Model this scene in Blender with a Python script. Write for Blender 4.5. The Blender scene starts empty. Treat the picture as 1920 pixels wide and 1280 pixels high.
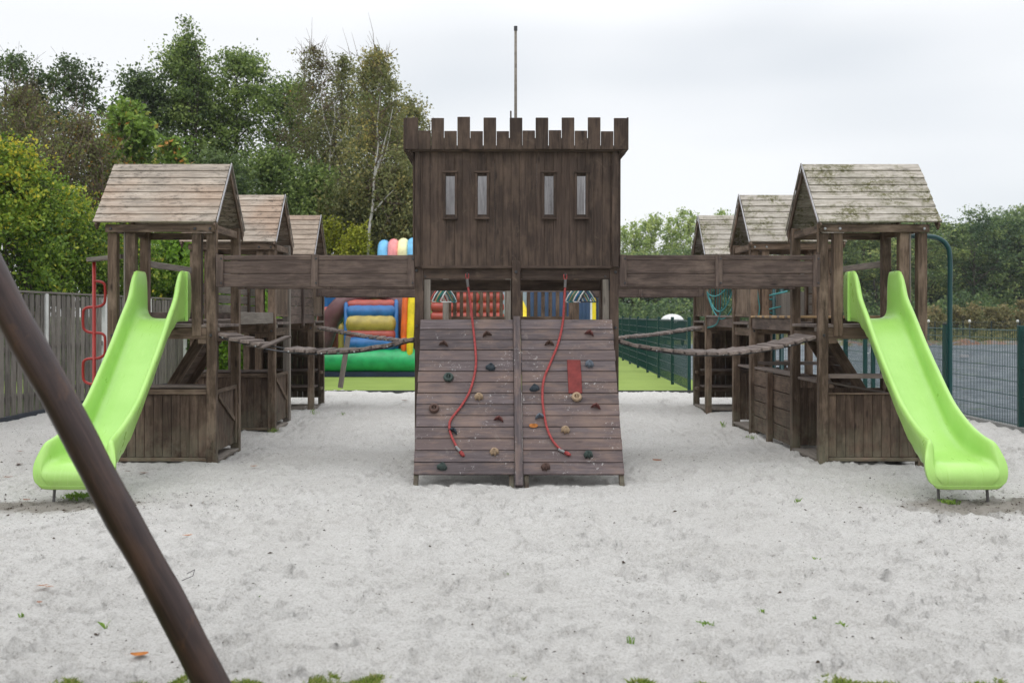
import bpy, bmesh, math, random
import numpy as np
from mathutils import Vector, Matrix, Euler
random.seed(7)
RNG = np.random.default_rng(11)
SC = bpy.context.scene
COL = SC.collection
R = math.radians

# ------------------------------------------------------------------ camera, sky, sun
FPX, VX, VY, EYE = 2000.0, 929.0, 590.0, 1.59
cd = bpy.data.cameras.new('camera'); cam = bpy.data.objects.new('camera', cd); COL.objects.link(cam)
cam.location = (0, 0, EYE); cam.rotation_euler = (R(90), 0, R(0.0))
cd.sensor_width = 36.0; cd.lens = FPX / 1920 * 36.0
cd.shift_x = (960 - VX) / 1920; cd.shift_y = -(640 - VY) / 1920
cd.clip_end = 2000; cd.clip_start = 0.05
cd.dof.use_dof = True; cd.dof.focus_distance = 11.2; cd.dof.aperture_fstop = 3.2
SC.camera = cam

W = bpy.data.worlds.new('World'); SC.world = W; W.use_nodes = True
SUN_EL, SUN_ROT = 52, 200
def build_world():
    nt = W.node_tree; nt.nodes.clear(); N = nt.nodes.new; L = nt.links.new
    out = N('ShaderNodeOutputWorld'); bg = N('ShaderNodeBackground'); bg2 = N('ShaderNodeBackground'); mx = N('ShaderNodeMixShader')
    sky = N('ShaderNodeTexSky'); sky.sky_type = 'NISHITA'; sky.sun_disc = False
    sky.sun_elevation = R(SUN_EL); sky.sun_rotation = R(SUN_ROT)
    L(sky.outputs[0], bg.inputs[0]); bg.inputs[1].default_value = 0.12
    tc = N('ShaderNodeTexCoord'); mp = N('ShaderNodeMapping'); mp.inputs['Scale'].default_value = (1.0, 1.0, 3.2)
    mp.inputs['Location'].default_value = (1.72, .06, -3.22)
    L(tc.outputs['Generated'], mp.inputs[0])
    nz = N('ShaderNodeTexNoise'); nz.inputs['Scale'].default_value = 1.7; nz.inputs['Detail'].default_value = 2.6; nz.inputs['Roughness'].default_value = .45
    L(mp.outputs[0], nz.inputs[0])
    cr = N('ShaderNodeValToRGB'); e = cr.color_ramp.elements
    e[0].position = .30; e[0].color = (.70, .75, .805, 1); e[1].position = .53; e[1].color = (1.0, 1.015, 1.035, 1)
    L(nz.outputs[0], cr.inputs[0])
    sx = N('ShaderNodeSeparateXYZ'); L(tc.outputs['Generated'], sx.inputs[0])
    mr = N('ShaderNodeMapRange'); mr.inputs[1].default_value = .25; mr.inputs[2].default_value = 1; mr.inputs[3].default_value = .97; mr.inputs[4].default_value = 2.5
    L(sx.outputs[2], mr.inputs[0])
    L(cr.outputs[0], bg2.inputs[0]); L(mr.outputs[0], bg2.inputs[1])
    mx.inputs[0].default_value = .93
    L(bg.outputs[0], mx.inputs[1]); L(bg2.outputs[0], mx.inputs[2]); L(mx.outputs[0], out.inputs[0])
build_world()
sl = bpy.data.lights.new('sun', 'SUN'); so = bpy.data.objects.new('sun', sl); COL.objects.link(so)
sl.energy = 0.5; sl.angle = R(25); sl.color = (1, .97, .92)
so.rotation_euler = (R(90 - SUN_EL), 0, R(180 - SUN_ROT)); so.location = (0, -5, 20)
SC.view_settings.view_transform = 'Standard'; SC.view_settings.look = 'None'
SC.view_settings.gamma = 1; SC.view_settings.exposure = 0.06; SC.view_settings.use_curve_mapping = False

# ------------------------------------------------------------------ object helpers
def tag(o, label=None, cat=None, group=None, kind=None):
    if label: o['label'] = label
    if cat: o['category'] = cat
    if group: o['group'] = group
    if kind: o['kind'] = kind
    return o
def thing(name, label, cat, loc=(0, 0, 0), group=None):
    o = bpy.data.objects.new(name, None); COL.objects.link(o); o.location = loc; o.empty_display_size = .2
    return tag(o, label, cat, group)
def wloc(o):
    v = Vector(o.location)
    while o.parent is not None:
        o = o.parent; v += Vector(o.location)
    return v
def link(name, me, parent=None, M=None):
    """M = world matrix; parents carry no rotation except where stated"""
    o = bpy.data.objects.new(name, me); COL.objects.link(o)
    if M is None: M = Matrix.Identity(4)
    if parent is not None:
        o.parent = parent
        PM = parent['_m'] if False else parent_matrix(parent)
        M = PM.inverted() @ M
    o.matrix_basis = M
    return o
def parent_matrix(o):
    M = o.matrix_basis.copy()
    while o.parent is not None:
        o = o.parent; M = o.matrix_basis @ M
    return M
_boxes = {}
def box_mesh(l, w, t, mat, bev=.004):
    key = (round(l, 3), round(w, 3), round(t, 3), mat.name, round(bev, 4))
    if key in _boxes: return _boxes[key]
    bm = bmesh.new(); bmesh.ops.create_cube(bm, size=1)
    bmesh.ops.scale(bm, vec=(l, w, t), verts=bm.verts)
    if bev > 0: bmesh.ops.bevel(bm, geom=bm.edges[:], offset=min(bev, t * .3, w * .3), segments=1, affect='EDGES')
    me = bpy.data.meshes.new('timber'); bm.to_mesh(me); bm.free(); me.materials.append(mat)
    _boxes[key] = me
    return me
AX = {0: Matrix.Identity(4), 1: Matrix.Rotation(R(90), 4, 'Z'), 2: Matrix.Rotation(R(-90), 4, 'Y')}
def box(name, par, x0, x1, y0, y1, z0, z1, mat, jit=0.0, bev=.004):
    d = (abs(x1 - x0), abs(y1 - y0), abs(z1 - z0)); a = max(range(3), key=lambda i: d[i])
    dims = {0: (d[0], d[1], d[2]), 1: (d[1], d[0], d[2]), 2: (d[2], d[1], d[0])}[a]
    M = Matrix.Translation(((x0 + x1) / 2 + random.uniform(-jit, jit) * .4, (y0 + y1) / 2 + random.uniform(-jit, jit) * .6, (z0 + z1) / 2 + random.uniform(-jit, jit) * .6))
    if jit: M = M @ Euler([random.uniform(-1, 1) * jit * .9 for _ in range(3)]).to_matrix().to_4x4()
    return link(name, box_mesh(*dims, mat, bev), par, M @ AX[a])
def beam(name, par, p0, p1, w, t, mat, up=(0, 0, 1), bev=.004, jit=0):
    """timber from p0 to p1, w across, t along 'up'"""
    p0 = Vector(p0); p1 = Vector(p1); x = (p1 - p0); L = x.length; x.normalize()
    y = Vector(up).cross(x)
    if y.length < 1e-4: y = Vector((0, 1, 0))
    y.normalize(); z = x.cross(y)
    M = Matrix((x, y, z)).transposed().to_4x4(); M.translation = (p0 + p1) / 2
    if jit: M = M @ Euler([random.uniform(-1, 1) * jit for _ in range(3)]).to_matrix().to_4x4()
    return link(name, box_mesh(L, w, t, mat, bev), par, M)
def mesh_np(name, V, F, mat, smooth=False, attr=None):
    V = np.asarray(V, dtype=np.float32); F = np.asarray(F, dtype=np.int32)
    me = bpy.data.meshes.new(name); me.vertices.add(len(V)); me.vertices.foreach_set('co', V.ravel())
    k = F.shape[1]; me.loops.add(F.size); me.loops.foreach_set('vertex_index', F.ravel())
    me.polygons.add(len(F)); me.polygons.foreach_set('loop_start', np.arange(0, F.size, k, dtype=np.int32))
    me.polygons.foreach_set('loop_total', np.full(len(F), k, dtype=np.int32))
    if attr is not None:
        a = me.attributes.new('shade', 'FLOAT', 'FACE'); a.data.foreach_set('value', np.asarray(attr, dtype=np.float32))
    me.update(calc_edges=True)
    me.polygons.foreach_set('use_smooth', np.full(len(F), smooth, dtype=bool))
    me.materials.append(mat)
    return me
class TB:
    """collects tubes / prisms as verts + quads"""
    def __init__(s): s.V = []; s.F = []; s.n = 0
    def tube(s, pts, rad, n=8, cap=True, closed=False):
        pts = [Vector(p) for p in pts]; m = len(pts)
        if not hasattr(rad, '__len__'): rad = [rad] * m
        prev = None; base = s.n
        for i, p in enumerate(pts):
            if closed: t = pts[(i + 1) % m] - pts[i - 1]
            else: t = pts[min(i + 1, m - 1)] - pts[max(i - 1, 0)]
            t.normalize()
            if prev is None:
                a = Vector((0, 0, 1)) if abs(t.z) < .9 else Vector((1, 0, 0))
                u = t.cross(a).normalized()
            else:
                u = (prev - t * prev.dot(t)).normalized()
            prev = u; v = t.cross(u)
            for k in range(n):
                an = 2 * math.pi * k / n
                q = p + (u * math.cos(an) + v * math.sin(an)) * rad[i]; s.V.append(q[:])
        rng = range(m) if closed else range(m - 1)
        for i in rng:
            j = (i + 1) % m
            for k in range(n):
                k2 = (k + 1) % n
                s.F.append((base + i * n + k, base + i * n + k2, base + j * n + k2, base + j * n + k))
        s.n += m * n
        if cap and not closed:
            for i in (0, m - 1):
                c = s.n; s.V.append(pts[i][:]); s.n += 1
                for k in range(0, n, 2):
                    s.F.append((c, base + i * n + k, base + i * n + (k + 1) % n, base + i * n + (k + 2) % n))
        return s
    def mesh(s, name, mat, smooth=True): return mesh_np(name, s.V, s.F, mat, smooth)
def tube_obj(name, par, pts, rad, mat, n=8, closed=False):
    return link(name, TB().tube(pts, rad, n, closed=closed).mesh(name, mat), par)
def smooth_pts(P, k=6):
    P = [Vector(p) for p in P]; out = []
    for i in range(len(P) - 1):
        a = P[max(i - 1, 0)]; b = P[i]; c = P[i + 1]; d = P[min(i + 2, len(P) - 1)]
        for j in range(k):
            t = j / k
            out.append(.5 * ((2 * b) + (c - a) * t + (2 * a - 5 * b + 4 * c - d) * t * t + (3 * b - a - 3 * c + d) * t ** 3))
    out.append(P[-1]); return out
def at(px, py, Y):
    """photo pixel at depth Y -> world point"""
    return Vector(((px - VX) * Y / FPX, Y, EYE - (py - VY) * Y / FPX))

# ------------------------------------------------------------------ materials
class NT:
    def __init__(s, name):
        s.m = bpy.data.materials.new(name); s.m.use_nodes = True; s.t = s.m.node_tree; s.t.nodes.clear()
        s.out = s.n('ShaderNodeOutputMaterial')
    def n(s, ty, **kw):
        o = s.t.nodes.new(ty)
        for k, v in kw.items():
            if k.startswith('_'): setattr(o, k[1:], v)
            else: o.inputs[k.replace('__', ' ')].default_value = v
        return o
    def l(s, a, b): s.t.links.new(a, b)
    def ramp(s, fac, stops):
        r = s.n('ShaderNodeValToRGB'); e = r.color_ramp.elements
        while len(e) < len(stops): e.new(.5)
        for i, (p, c) in enumerate(stops):
            e[i].position = p; e[i].color = (*c, 1) if len(c) == 3 else c
        s.l(fac, r.inputs[0]); return r.outputs[0]
    def mix(s, fac, a, b, mode='MIX'):
        m = s.n('ShaderNodeMix'); m.data_type = 'RGBA'; m.blend_type = mode
        for v, i in ((fac, 0), (a, 6), (b, 7)):
            if isinstance(v, (int, float)): m.inputs[i].default_value = v
            elif isinstance(v, tuple): m.inputs[i].default_value = (*v, 1)
            else: s.l(v, m.inputs[i])
        return m.outputs[2]
    def math(s, op, a, b=0.0):
        m = s.n('ShaderNodeMath'); m.operation = op
        for i, v in enumerate((a, b)):
            if isinstance(v, (int, float)): m.inputs[i].default_value = v
            else: s.l(v, m.inputs[i])
        return m.outputs[0]
    def noise(s, vec, scale, detail=3, rough=.55, dist=0):
        o = s.n('ShaderNodeTexNoise'); o.inputs['Scale'].default_value = scale; o.inputs['Detail'].default_value = detail
        o.inputs['Roughness'].default_value = rough; o.inputs['Distortion'].default_value = dist
        if vec is not None: s.l(vec, o.inputs['Vector'])
        return o.outputs[0]
    def mapv(s, vec, scale=(1, 1, 1), loc=None):
        m = s.n('ShaderNodeMapping'); m.inputs['Scale'].default_value = scale; s.l(vec, m.inputs[0])
        if loc is not None: s.l(loc, m.inputs['Location'])
        return m.outputs[0]
    def principled(s, col, rough=.6, spec=.3, bump=None, bstr=.3, bdist=.01, metal=0, **kw):
        p = s.n('ShaderNodeBsdfPrincipled')
        if isinstance(col, tuple): p.inputs['Base Color'].default_value = (*col, 1)
        else: s.l(col, p.inputs['Base Color'])
        if isinstance(rough, (int, float)): p.inputs['Roughness'].default_value = rough
        else: s.l(rough, p.inputs['Roughness'])
        p.inputs['Specular IOR Level'].default_value = spec; p.inputs['Metallic'].default_value = metal
        for k, v in kw.items(): p.inputs[k.replace('__', ' ')].default_value = v
        if bump is not None:
            b = s.n('ShaderNodeBump'); b.inputs['Strength'].default_value = bstr; b.inputs['Distance'].default_value = bdist
            s.l(bump, b.inputs['Height']); s.l(b.outputs[0], p.inputs['Normal'])
        s.l(p.outputs[0], s.out.inputs[0]); return p
def obj_vec(t):
    tc = t.n('ShaderNodeTexCoord'); oi = t.n('ShaderNodeObjectInfo')
    cmb = t.n('ShaderNodeCombineXYZ'); r = t.math('MULTIPLY', oi.outputs['Random'], 37.0)
    t.l(r, cmb.inputs[0]); t.l(t.math('MULTIPLY', oi.outputs['Random'], 91.0), cmb.inputs[1]); t.l(r, cmb.inputs[2])
    va = t.n('ShaderNodeVectorMath'); va.operation = 'ADD'; t.l(tc.outputs['Object'], va.inputs[0]); t.l(cmb.outputs[0], va.inputs[1])
    return va.outputs[0], oi.outputs['Random']
def wood(name, dark, mid, light, wear=None, wear_amt=.5, moss=None, moss_amt=0, specks=0, rough=.75, knots=.7, var=.25, tint=None, chalk=0, bleach=None, patch=None, algae=0):
    t = NT(name); v, rnd = obj_vec(t); geo = t.n('ShaderNodeNewGeometry'); pos = geo.outputs['Position']
    g = t.noise(t.mapv(v, (1.6, 26, 26)), 1.6, 5, .62, .6)
    fine = t.noise(t.mapv(v, (6, 130, 130)), 1.0, 3, .6)
    col = t.ramp(g, [(.30, dark), (.52, mid), (.72, light)])
    col = t.mix(.35, col, t.ramp(fine, [(.35, tuple(c * .55 for c in mid)), (.65, tuple(min(1, c * 1.35) for c in mid))]))
    # per-plank tone
    tone = t.n('ShaderNodeMapRange'); t.l(rnd, tone.inputs[0]); tone.inputs[3].default_value = 1 - var; tone.inputs[4].default_value = 1 + var
    cc = t.n('ShaderNodeCombineColor')
    for i in range(3): t.l(tone.outputs[0], cc.inputs[i])
    col = t.mix(1.0, col, cc.outputs[0], 'MULTIPLY')
    if tint is not None:      # alternate hue on some planks
        f = t.ramp(t.math('FRACT', t.math('MULTIPLY', rnd, 7.31)), [(.45, (0, 0, 0)), (.9, (1, 1, 1))])
        f = t.math('MULTIPLY', f, .6); col = t.mix(f, col, tint)
    if wear is not None:
        w = t.noise(pos, 1.9, 5, .65, .4)
        w2 = t.noise(t.mapv(v, (2.5, 11, 11)), 1.5, 4, .6)
        f = t.ramp(t.math('MULTIPLY', t.math('ADD', w, w2), .5), [(.47, (0, 0, 0)), (.64, (1, 1, 1))])
        col = t.mix(t.math('MULTIPLY', f, wear_amt), col, wear)
    if patch is not None:
        f = t.ramp(t.noise(pos, .8, 2, .5), [(.49, (0, 0, 0)), (.58, (1, 1, 1))]); col = t.mix(t.math('MULTIPLY', f, .6), col, patch)
    if bleach is not None:    # pale scuffs low down and round fixings
        f = t.ramp(t.noise(pos, 5.5, 6, .7, 1.0), [(.60, (0, 0, 0)), (.74, (1, 1, 1))])
        col = t.mix(t.math('MULTIPLY', f, .55), col, bleach)
    if moss is not None:
        f = t.ramp(t.noise(pos, 3.3, 7, .7, .3), [(.45, (0, 0, 0)), (.58, (1, 1, 1))])
        f2 = t.ramp(t.noise(pos, 26, 4, .7), [(.40, (0, 0, 0)), (.55, (1, 1, 1))])
        col = t.mix(t.math('MULTIPLY', t.math('MULTIPLY', f, f2), moss_amt), col, moss)
    if specks:
        f = t.ramp(t.noise(t.mapv(v, (1, 2.2, 2.2)), 13, 5, .75), [(.50, (0, 0, 0)), (.61, (1, 1, 1))])
        f = t.math('MULTIPLY', f, t.ramp(t.noise(pos, 2.4, 3, .6), [(.38, (.15, .15, .15)), (.62, (1, 1, 1))]))
        col = t.mix(t.math('MULTIPLY', f, specks), col, tuple(c * .45 for c in dark))
    if knots:
        vo = t.n('ShaderNodeTexVoronoi'); vo.inputs['Scale'].default_value = 1.0; t.l(t.mapv(v, (2.1, 7.5, 7.5)), vo.inputs[0])
        f = t.ramp(vo.outputs['Distance'], [(.05, (1, 1, 1)), (.13, (0, 0, 0))])
        col = t.mix(t.math('MULTIPLY', f, knots), col, tuple(c * .4 for c in dark))
    if algae:     # green film and sand wear low on the timber
        sx = t.n('ShaderNodeSeparateXYZ'); t.l(pos, sx.inputs[0]); mr = t.n('ShaderNodeMapRange'); t.l(sx.outputs[2], mr.inputs[0])
        mr.inputs[1].default_value = .0; mr.inputs[2].default_value = .55; mr.inputs[3].default_value = 1; mr.inputs[4].default_value = 0
        f = t.math('MULTIPLY', mr.outputs[0], t.ramp(t.noise(pos, 6, 5, .7), [(.40, (0, 0, 0)), (.58, (1, 1, 1))]))
        col = t.mix(t.math('MULTIPLY', f, algae), col, (.17, .165, .115))
    if chalk:
        f = t.ramp(t.noise(pos, 34, 5, .8), [(.60, (0, 0, 0)), (.65, (1, 1, 1))])
        f = t.math('MULTIPLY', f, t.ramp(t.noise(pos, 4.2, 2, .5), [(.52, (0, 0, 0)), (.6, (1, 1, 1))]))
        col = t.mix(t.math('MULTIPLY', f, chalk), col, (.75, .74, .72))
    h = t.math('ADD', t.math('MULTIPLY', g, .6), t.math('MULTIPLY', fine, .4))
    t.principled(col, rough, .25, h, .45, .006)
    return t.m
def plain(name, col, rough=.5, spec=.4, metal=0, noise=.12, nscale=6, bump=0, coat=0):
    t = NT(name); geo = t.n('ShaderNodeNewGeometry'); nz = t.noise(geo.outputs['Position'], nscale, 5, .6)
    c = t.ramp(nz, [(.3, tuple(x * (1 - noise) for x in col)), (.7, tuple(min(1, x * (1 + noise)) for x in col))])
    t.principled(c, rough, spec, nz if bump else None, bump, .01, metal, Coat__Weight=coat)
    return t.m
def leafmat(name, cols, trans=.38, rough=.55):
    cols = [tuple(min(.8, x * 1.22) for x in c) for c in cols]
    t = NT(name); a = t.n('ShaderNodeAttribute'); a.attribute_name = 'shade'
    k = len(cols); c = t.ramp(a.outputs['Fac'], [(i / (k - 1), cols[i]) for i in range(k)])
    p = t.principled(c, rough, .25)
    tr = t.n('ShaderNodeBsdfTranslucent'); t.l(c, tr.inputs[0]); ms = t.n('ShaderNodeMixShader'); ms.inputs[0].default_value = trans
    t.l(p.outputs[0], ms.inputs[1]); t.l(tr.outputs[0], ms.inputs[2]); t.l(ms.outputs[0], t.out.inputs[0])
    return t.m

M = {}
M['castle'] = wood('castle_timber', (.022, .014, .010), (.055, .037, .029), (.096, .067, .052), wear=(.150, .103, .076), wear_amt=.55, knots=.7, var=.22, bleach=(.16, .12, .09), algae=.5)
M['climb'] = wood('climbing_board_timber', (.048, .037, .038), (.105, .084, .086), (.165, .136, .138), wear=(.23, .155, .12), wear_amt=.6, knots=.35, var=.20, tint=(.125, .088, .080), chalk=.55, bleach=(.22, .19, .17))
M['tower'] = wood('tower_timber', (.030, .018, .011), (.092, .062, .042), (.180, .128, .092), wear=(.29, .21, .155), wear_amt=.65, knots=.8, var=.28, algae=.6)
M['rail'] = wood('rail_timber', (.032, .021, .017), (.082, .058, .049), (.140, .105, .090), wear=(.21, .155, .125), wear_amt=.6, knots=.9, var=.16)
M['panel'] = wood('panel_timber', (.022, .013, .008), (.067, .043, .030), (.125, .085, .061), wear=(.21, .15, .11), wear_amt=.6, knots=.6, var=.26, algae=.5)
M['roof'] = wood('roof_timber', (.16, .125, .095), (.40, .335, .275), (.56, .50, .43), wear=(.19, .165, .14), wear_amt=.7, knots=.6, var=.12, specks=.85, patch=(.34, .225, .155))
M['roof_tan'] = wood('roof_timber_tan', (.15, .11, .08), (.35, .28, .22), (.48, .405, .335), wear=(.20, .155, .12), wear_amt=.65, knots=.6, var=.12, specks=.5, tint=(.34, .23, .165))
M['roof_moss'] = wood('roof_timber_mossy', (.17, .145, .115), (.41, .37, .32), (.58, .545, .49), wear=(.20, .19, .145), wear_amt=.65, moss=(.10, .095, .035), moss_amt=.95, knots=.6, var=.08, specks=.5)
M['pale'] = wood('weathered_pale_timber', (.22, .21, .21), (.42, .41, .42), (.58, .57, .57), knots=.5, var=.12, specks=.3)
M['greypost'] = wood('greyed_timber', (.10, .085, .07), (.19, .165, .14), (.28, .25, .22), knots=.6, var=.12)
M['walk'] = wood('walkway_slat_timber', (.085, .065, .055), (.17, .135, .118), (.27, .225, .20), knots=.4, var=.22)
M['tan'] = wood('fresh_tan_timber', (.22, .13, .06), (.38, .25, .13), (.48, .35, .2), knots=.3, var=.2)
M['fence'] = wood('fence_board_timber', (.065, .055, .046), (.155, .138, .122), (.27, .25, .225), knots=.5, var=.35, wear=(.21, .19, .168), wear_amt=.5)
M['swing'] = wood('swing_frame_timber', (.012, .006, .004), (.036, .019, .015), (.075, .044, .038), wear=(.10, .050, .028), wear_amt=.5, knots=.9, var=.02, rough=.42, bleach=(.12, .055, .025))
for n_ in M['swing'].node_tree.nodes:
    if n_.type == 'BSDF_PRINCIPLED': n_.inputs['Coat Weight'].default_value = .28; n_.inputs['Coat Roughness'].default_value = .30; n_.inputs['Coat Tint'].default_value = (.85, .85, 1, 1)
M['white_paint'] = plain('white_post_paint', (.62, .62, .60), .6, .2)
M['bolt'] = plain('bolt_steel', (.06, .06, .065), .45, .5, .6)
M['zinc'] = plain('zinc_steel', (.45, .46, .47), .4, .5, .8)
M['legsteel'] = plain('dull_leg_steel', (.16, .15, .15), .6, .4, .5)
M['mesh_green'] = plain('fence_green_paint', (.004, .040, .034), .45, .4)
M['mesh_dark'] = plain('fence_dark_paint', (.012, .022, .020), .5, .4)
M['teal'] = plain('pole_green_paint', (.004, .050, .052), .35, .5)
M['ropeteal'] = plain('teal_rope', (.07, .24, .24), .8, .1)
M['red'] = plain('red_pole_paint', (.33, .025, .018), .4, .4)
M['redrope'] = plain('red_rope', (.30, .060, .058), .8, .12, noise=.35, nscale=45, bump=.8)
M['redplate'] = plain('red_plate_paint', (.165, .028, .025), .6, .2, noise=.3, nscale=14)
M['concrete'] = plain('grey_concrete', (.26, .26, .25), .9, .1, bump=.3, nscale=14)
M['kerb'] = plain('dark_edging', (.055, .06, .055), .85, .1)
M['slate'] = plain('slate_plinth', (.045, .05, .06), .8, .2)
M['blackcap'] = plain('black_plastic', (.015, .015, .018), .4, .4)
M['bluecap'] = plain('blue_plastic_cap', (.02, .05, .25), .4, .4)
M['debris'] = plain('twig_debris', (.05, .035, .025), .9, .1, noise=.5, nscale=9)
M['bark'] = plain('tree_bark', (.085, .07, .055), .9, .1, noise=.35, nscale=9, bump=.6)
M['birchbark'] = plain('birch_bark', (.50, .48, .45), .8, .1, noise=.35, nscale=7)
M['twig'] = plain('bare_twig', (.16, .12, .09), .9, .1, noise=.25)
for k, c in dict(h_red=(.13, .05, .045), h_tan=(.32, .23, .15), h_green=(.045, .062, .056), h_grey=(.12, .14, .17), h_dark=(.035, .045, .055), h_brown=(.09, .055, .045)).items():
    M[k] = plain('hold_' + k[2:], c, .7, .2, noise=.25, nscale=22, bump=.4)
for k, c in dict(i_green=(.02, .36, .12), i_blue=(.015, .12, .33), i_yellow=(.38, .29, .06), i_red=(.38, .07, .05), i_maroon=(.13, .055, .06), i_orange=(.70, .13, .02), i_navy=(.015, .025, .06),
                 i_sky=(.16, .46, .74), i_pink=(.80, .28, .28), i_cream=(.85, .76, .42), i_white=(.7, .7, .72), i_brightyellow=(.80, .60, .02)).items():
    M[k] = plain('vinyl_' + k[2:], c, .38, .4, noise=.26, nscale=3.5, bump=.6)

def slide_mat():
    t = NT('lime_slide_plastic'); geo = t.n('ShaderNodeNewGeometry'); p = geo.outputs['Position']
    a = t.noise(p, 2.2, 4, .6); b = t.noise(t.mapv(p, (30, 3, 3)), 1.5, 4, .6)
    c = t.ramp(a, [(.3, (.31, .555, .115)), (.7, (.37, .62, .155))])
    f = t.ramp(b, [(.56, (0, 0, 0)), (.8, (1, 1, 1))])
    c = t.mix(t.math('MULTIPLY', f, .25), c, (.52, .72, .30))
    sp = t.ramp(t.noise(p, 60, 3, .7), [(.70, (0, 0, 0)), (.74, (1, 1, 1))])
    c = t.mix(t.math('MULTIPLY', sp, .5), c, (.12, .14, .04))
    # grime near the foot, also painting in the shade under the lip
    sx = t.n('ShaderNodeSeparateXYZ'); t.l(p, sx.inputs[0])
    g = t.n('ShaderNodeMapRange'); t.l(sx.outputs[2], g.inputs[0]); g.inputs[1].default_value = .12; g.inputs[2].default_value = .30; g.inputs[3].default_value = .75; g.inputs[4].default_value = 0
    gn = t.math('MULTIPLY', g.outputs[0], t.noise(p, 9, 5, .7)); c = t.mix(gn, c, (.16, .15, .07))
    r = t.ramp(b, [(.3, (.26, .26, .26)), (.8, (.45, .45, .45))])
    t.principled(c, r, .45, a, .05, .01, Subsurface__Weight=.0)
    return t.m
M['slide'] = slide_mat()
def sand_mat():
    t = NT('playground_sand'); geo = t.n('ShaderNodeNewGeometry'); p = geo.outputs['Position']
    n1 = t.noise(p, .9, 4, .5); n2 = t.noise(p, 22, 6, .75); n3 = t.noise(p, 240, 3, .7); n4 = t.noise(p, 75, 4, .75)
    c = t.ramp(n1, [(.35, (.50, .475, .435)), (.5, (.61, .587, .55)), (.65, (.70, .68, .645))])
    c = t.mix(.46, c, t.ramp(n2, [(.37, (.24, .215, .18)), (.44, (.63, .605, .565)), (.62, (.76, .74, .70))]))
    c = t.mix(.42, c, t.ramp(n4, [(.39, (.17, .145, .11)), (.46, (.58, .56, .53)), (.65, (.76, .745, .72))]))
    c = t.mix(.30, c, t.ramp(n3, [(.35, (.30, .28, .25)), (.6, (.70, .69, .68))]))
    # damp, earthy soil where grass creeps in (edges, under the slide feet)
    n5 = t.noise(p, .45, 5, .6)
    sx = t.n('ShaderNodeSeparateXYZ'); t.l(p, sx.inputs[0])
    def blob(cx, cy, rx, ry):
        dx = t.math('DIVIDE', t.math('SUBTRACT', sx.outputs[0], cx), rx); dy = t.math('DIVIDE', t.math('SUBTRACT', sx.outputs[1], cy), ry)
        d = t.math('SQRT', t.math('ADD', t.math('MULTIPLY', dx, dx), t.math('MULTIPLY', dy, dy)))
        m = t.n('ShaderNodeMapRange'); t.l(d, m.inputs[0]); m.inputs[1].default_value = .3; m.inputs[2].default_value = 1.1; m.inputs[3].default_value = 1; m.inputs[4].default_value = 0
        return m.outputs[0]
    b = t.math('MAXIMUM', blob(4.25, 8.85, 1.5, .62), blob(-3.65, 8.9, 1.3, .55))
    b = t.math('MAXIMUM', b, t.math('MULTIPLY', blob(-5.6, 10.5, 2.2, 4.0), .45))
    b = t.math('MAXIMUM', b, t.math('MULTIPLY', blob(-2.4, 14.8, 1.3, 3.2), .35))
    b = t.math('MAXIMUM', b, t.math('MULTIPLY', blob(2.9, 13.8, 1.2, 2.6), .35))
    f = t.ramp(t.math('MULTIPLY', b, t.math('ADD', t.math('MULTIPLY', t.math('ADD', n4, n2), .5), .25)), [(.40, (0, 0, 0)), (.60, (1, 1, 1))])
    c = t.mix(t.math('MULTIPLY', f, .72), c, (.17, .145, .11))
    sp = t.ramp(t.noise(t.mapv(p, (26, 44, 30)), 1.0, 5, .8), [(.565, (0, 0, 0)), (.64, (1, 1, 1))])
    sp = t.math('MULTIPLY', sp, t.ramp(n5, [(.4, (.25, .25, .25)), (.6, (1, 1, 1))]))
    c = t.mix(t.math('MULTIPLY', sp, .6), c, (.16, .135, .105))
    h = t.math('ADD', t.math('MULTIPLY', n2, .6), t.math('ADD', t.math('MULTIPLY', n4, .35), t.math('MULTIPLY', n3, .12)))
    t.principled(c, .95, .1, h, 1.0, .045)
    return t.m
M['sand'] = sand_mat()
def ground_mat(name, stops, sc=2.0, sc2=60, bump=.4, dots=None):
    t = NT(name); geo = t.n('ShaderNodeNewGeometry'); p = geo.outputs['Position']
    n1 = t.noise(p, sc, 6, .65); n2 = t.noise(p, sc2, 4, .7)
    c = t.ramp(t.math('ADD', t.math('MULTIPLY', n1, .6), t.math('MULTIPLY', n2, .4)), stops)
    if dots:
        for (s_, lo, col, a) in dots:
            f = t.ramp(t.noise(p, s_, 5, .75), [(lo, (0, 0, 0)), (lo + .06, (1, 1, 1))]); c = t.mix(t.math('MULTIPLY', f, a), c, col)
    t.principled(c, .95, .1, n2, bump, .03); return t.m
M['lawn'] = ground_mat('lawn_soil', [(.35, (.03, .045, .012)), (.65, (.08, .12, .03))], 1.5, 50)
M['turf'] = ground_mat('artificial_turf', [(.35, (.17, .235, .055)), (.6, (.25, .33, .085))], .35, 120, .3, [(9, .66, (.15, .12, .05), .6)])
M['gravel'] = ground_mat('gravel_lot', [(.36, (.065, .075, .085)), (.5, (.13, .145, .16)), (.64, (.22, .235, .25))], 1.6, 9, .9, [(.9, .58, (.10, .14, .05), .5), (.5, .56, (.19, .20, .205), .6), (5, .64, (.25, .13, .07), .7), (11, .66, (.36, .37, .37), .6)])
M['scrub'] = ground_mat('rough_field', [(.35, (.07, .095, .03)), (.65, (.20, .21, .09))], .25, 8, .5)
M['rubble'] = ground_mat('rubble_heap', [(.38, (.09, .095, .10)), (.62, (.22, .23, .24))], 1.8, 12, .8, [(2.5, .47, (.24, .11, .06), .75), (1.2, .5, (.10, .12, .04), .7)])

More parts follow.
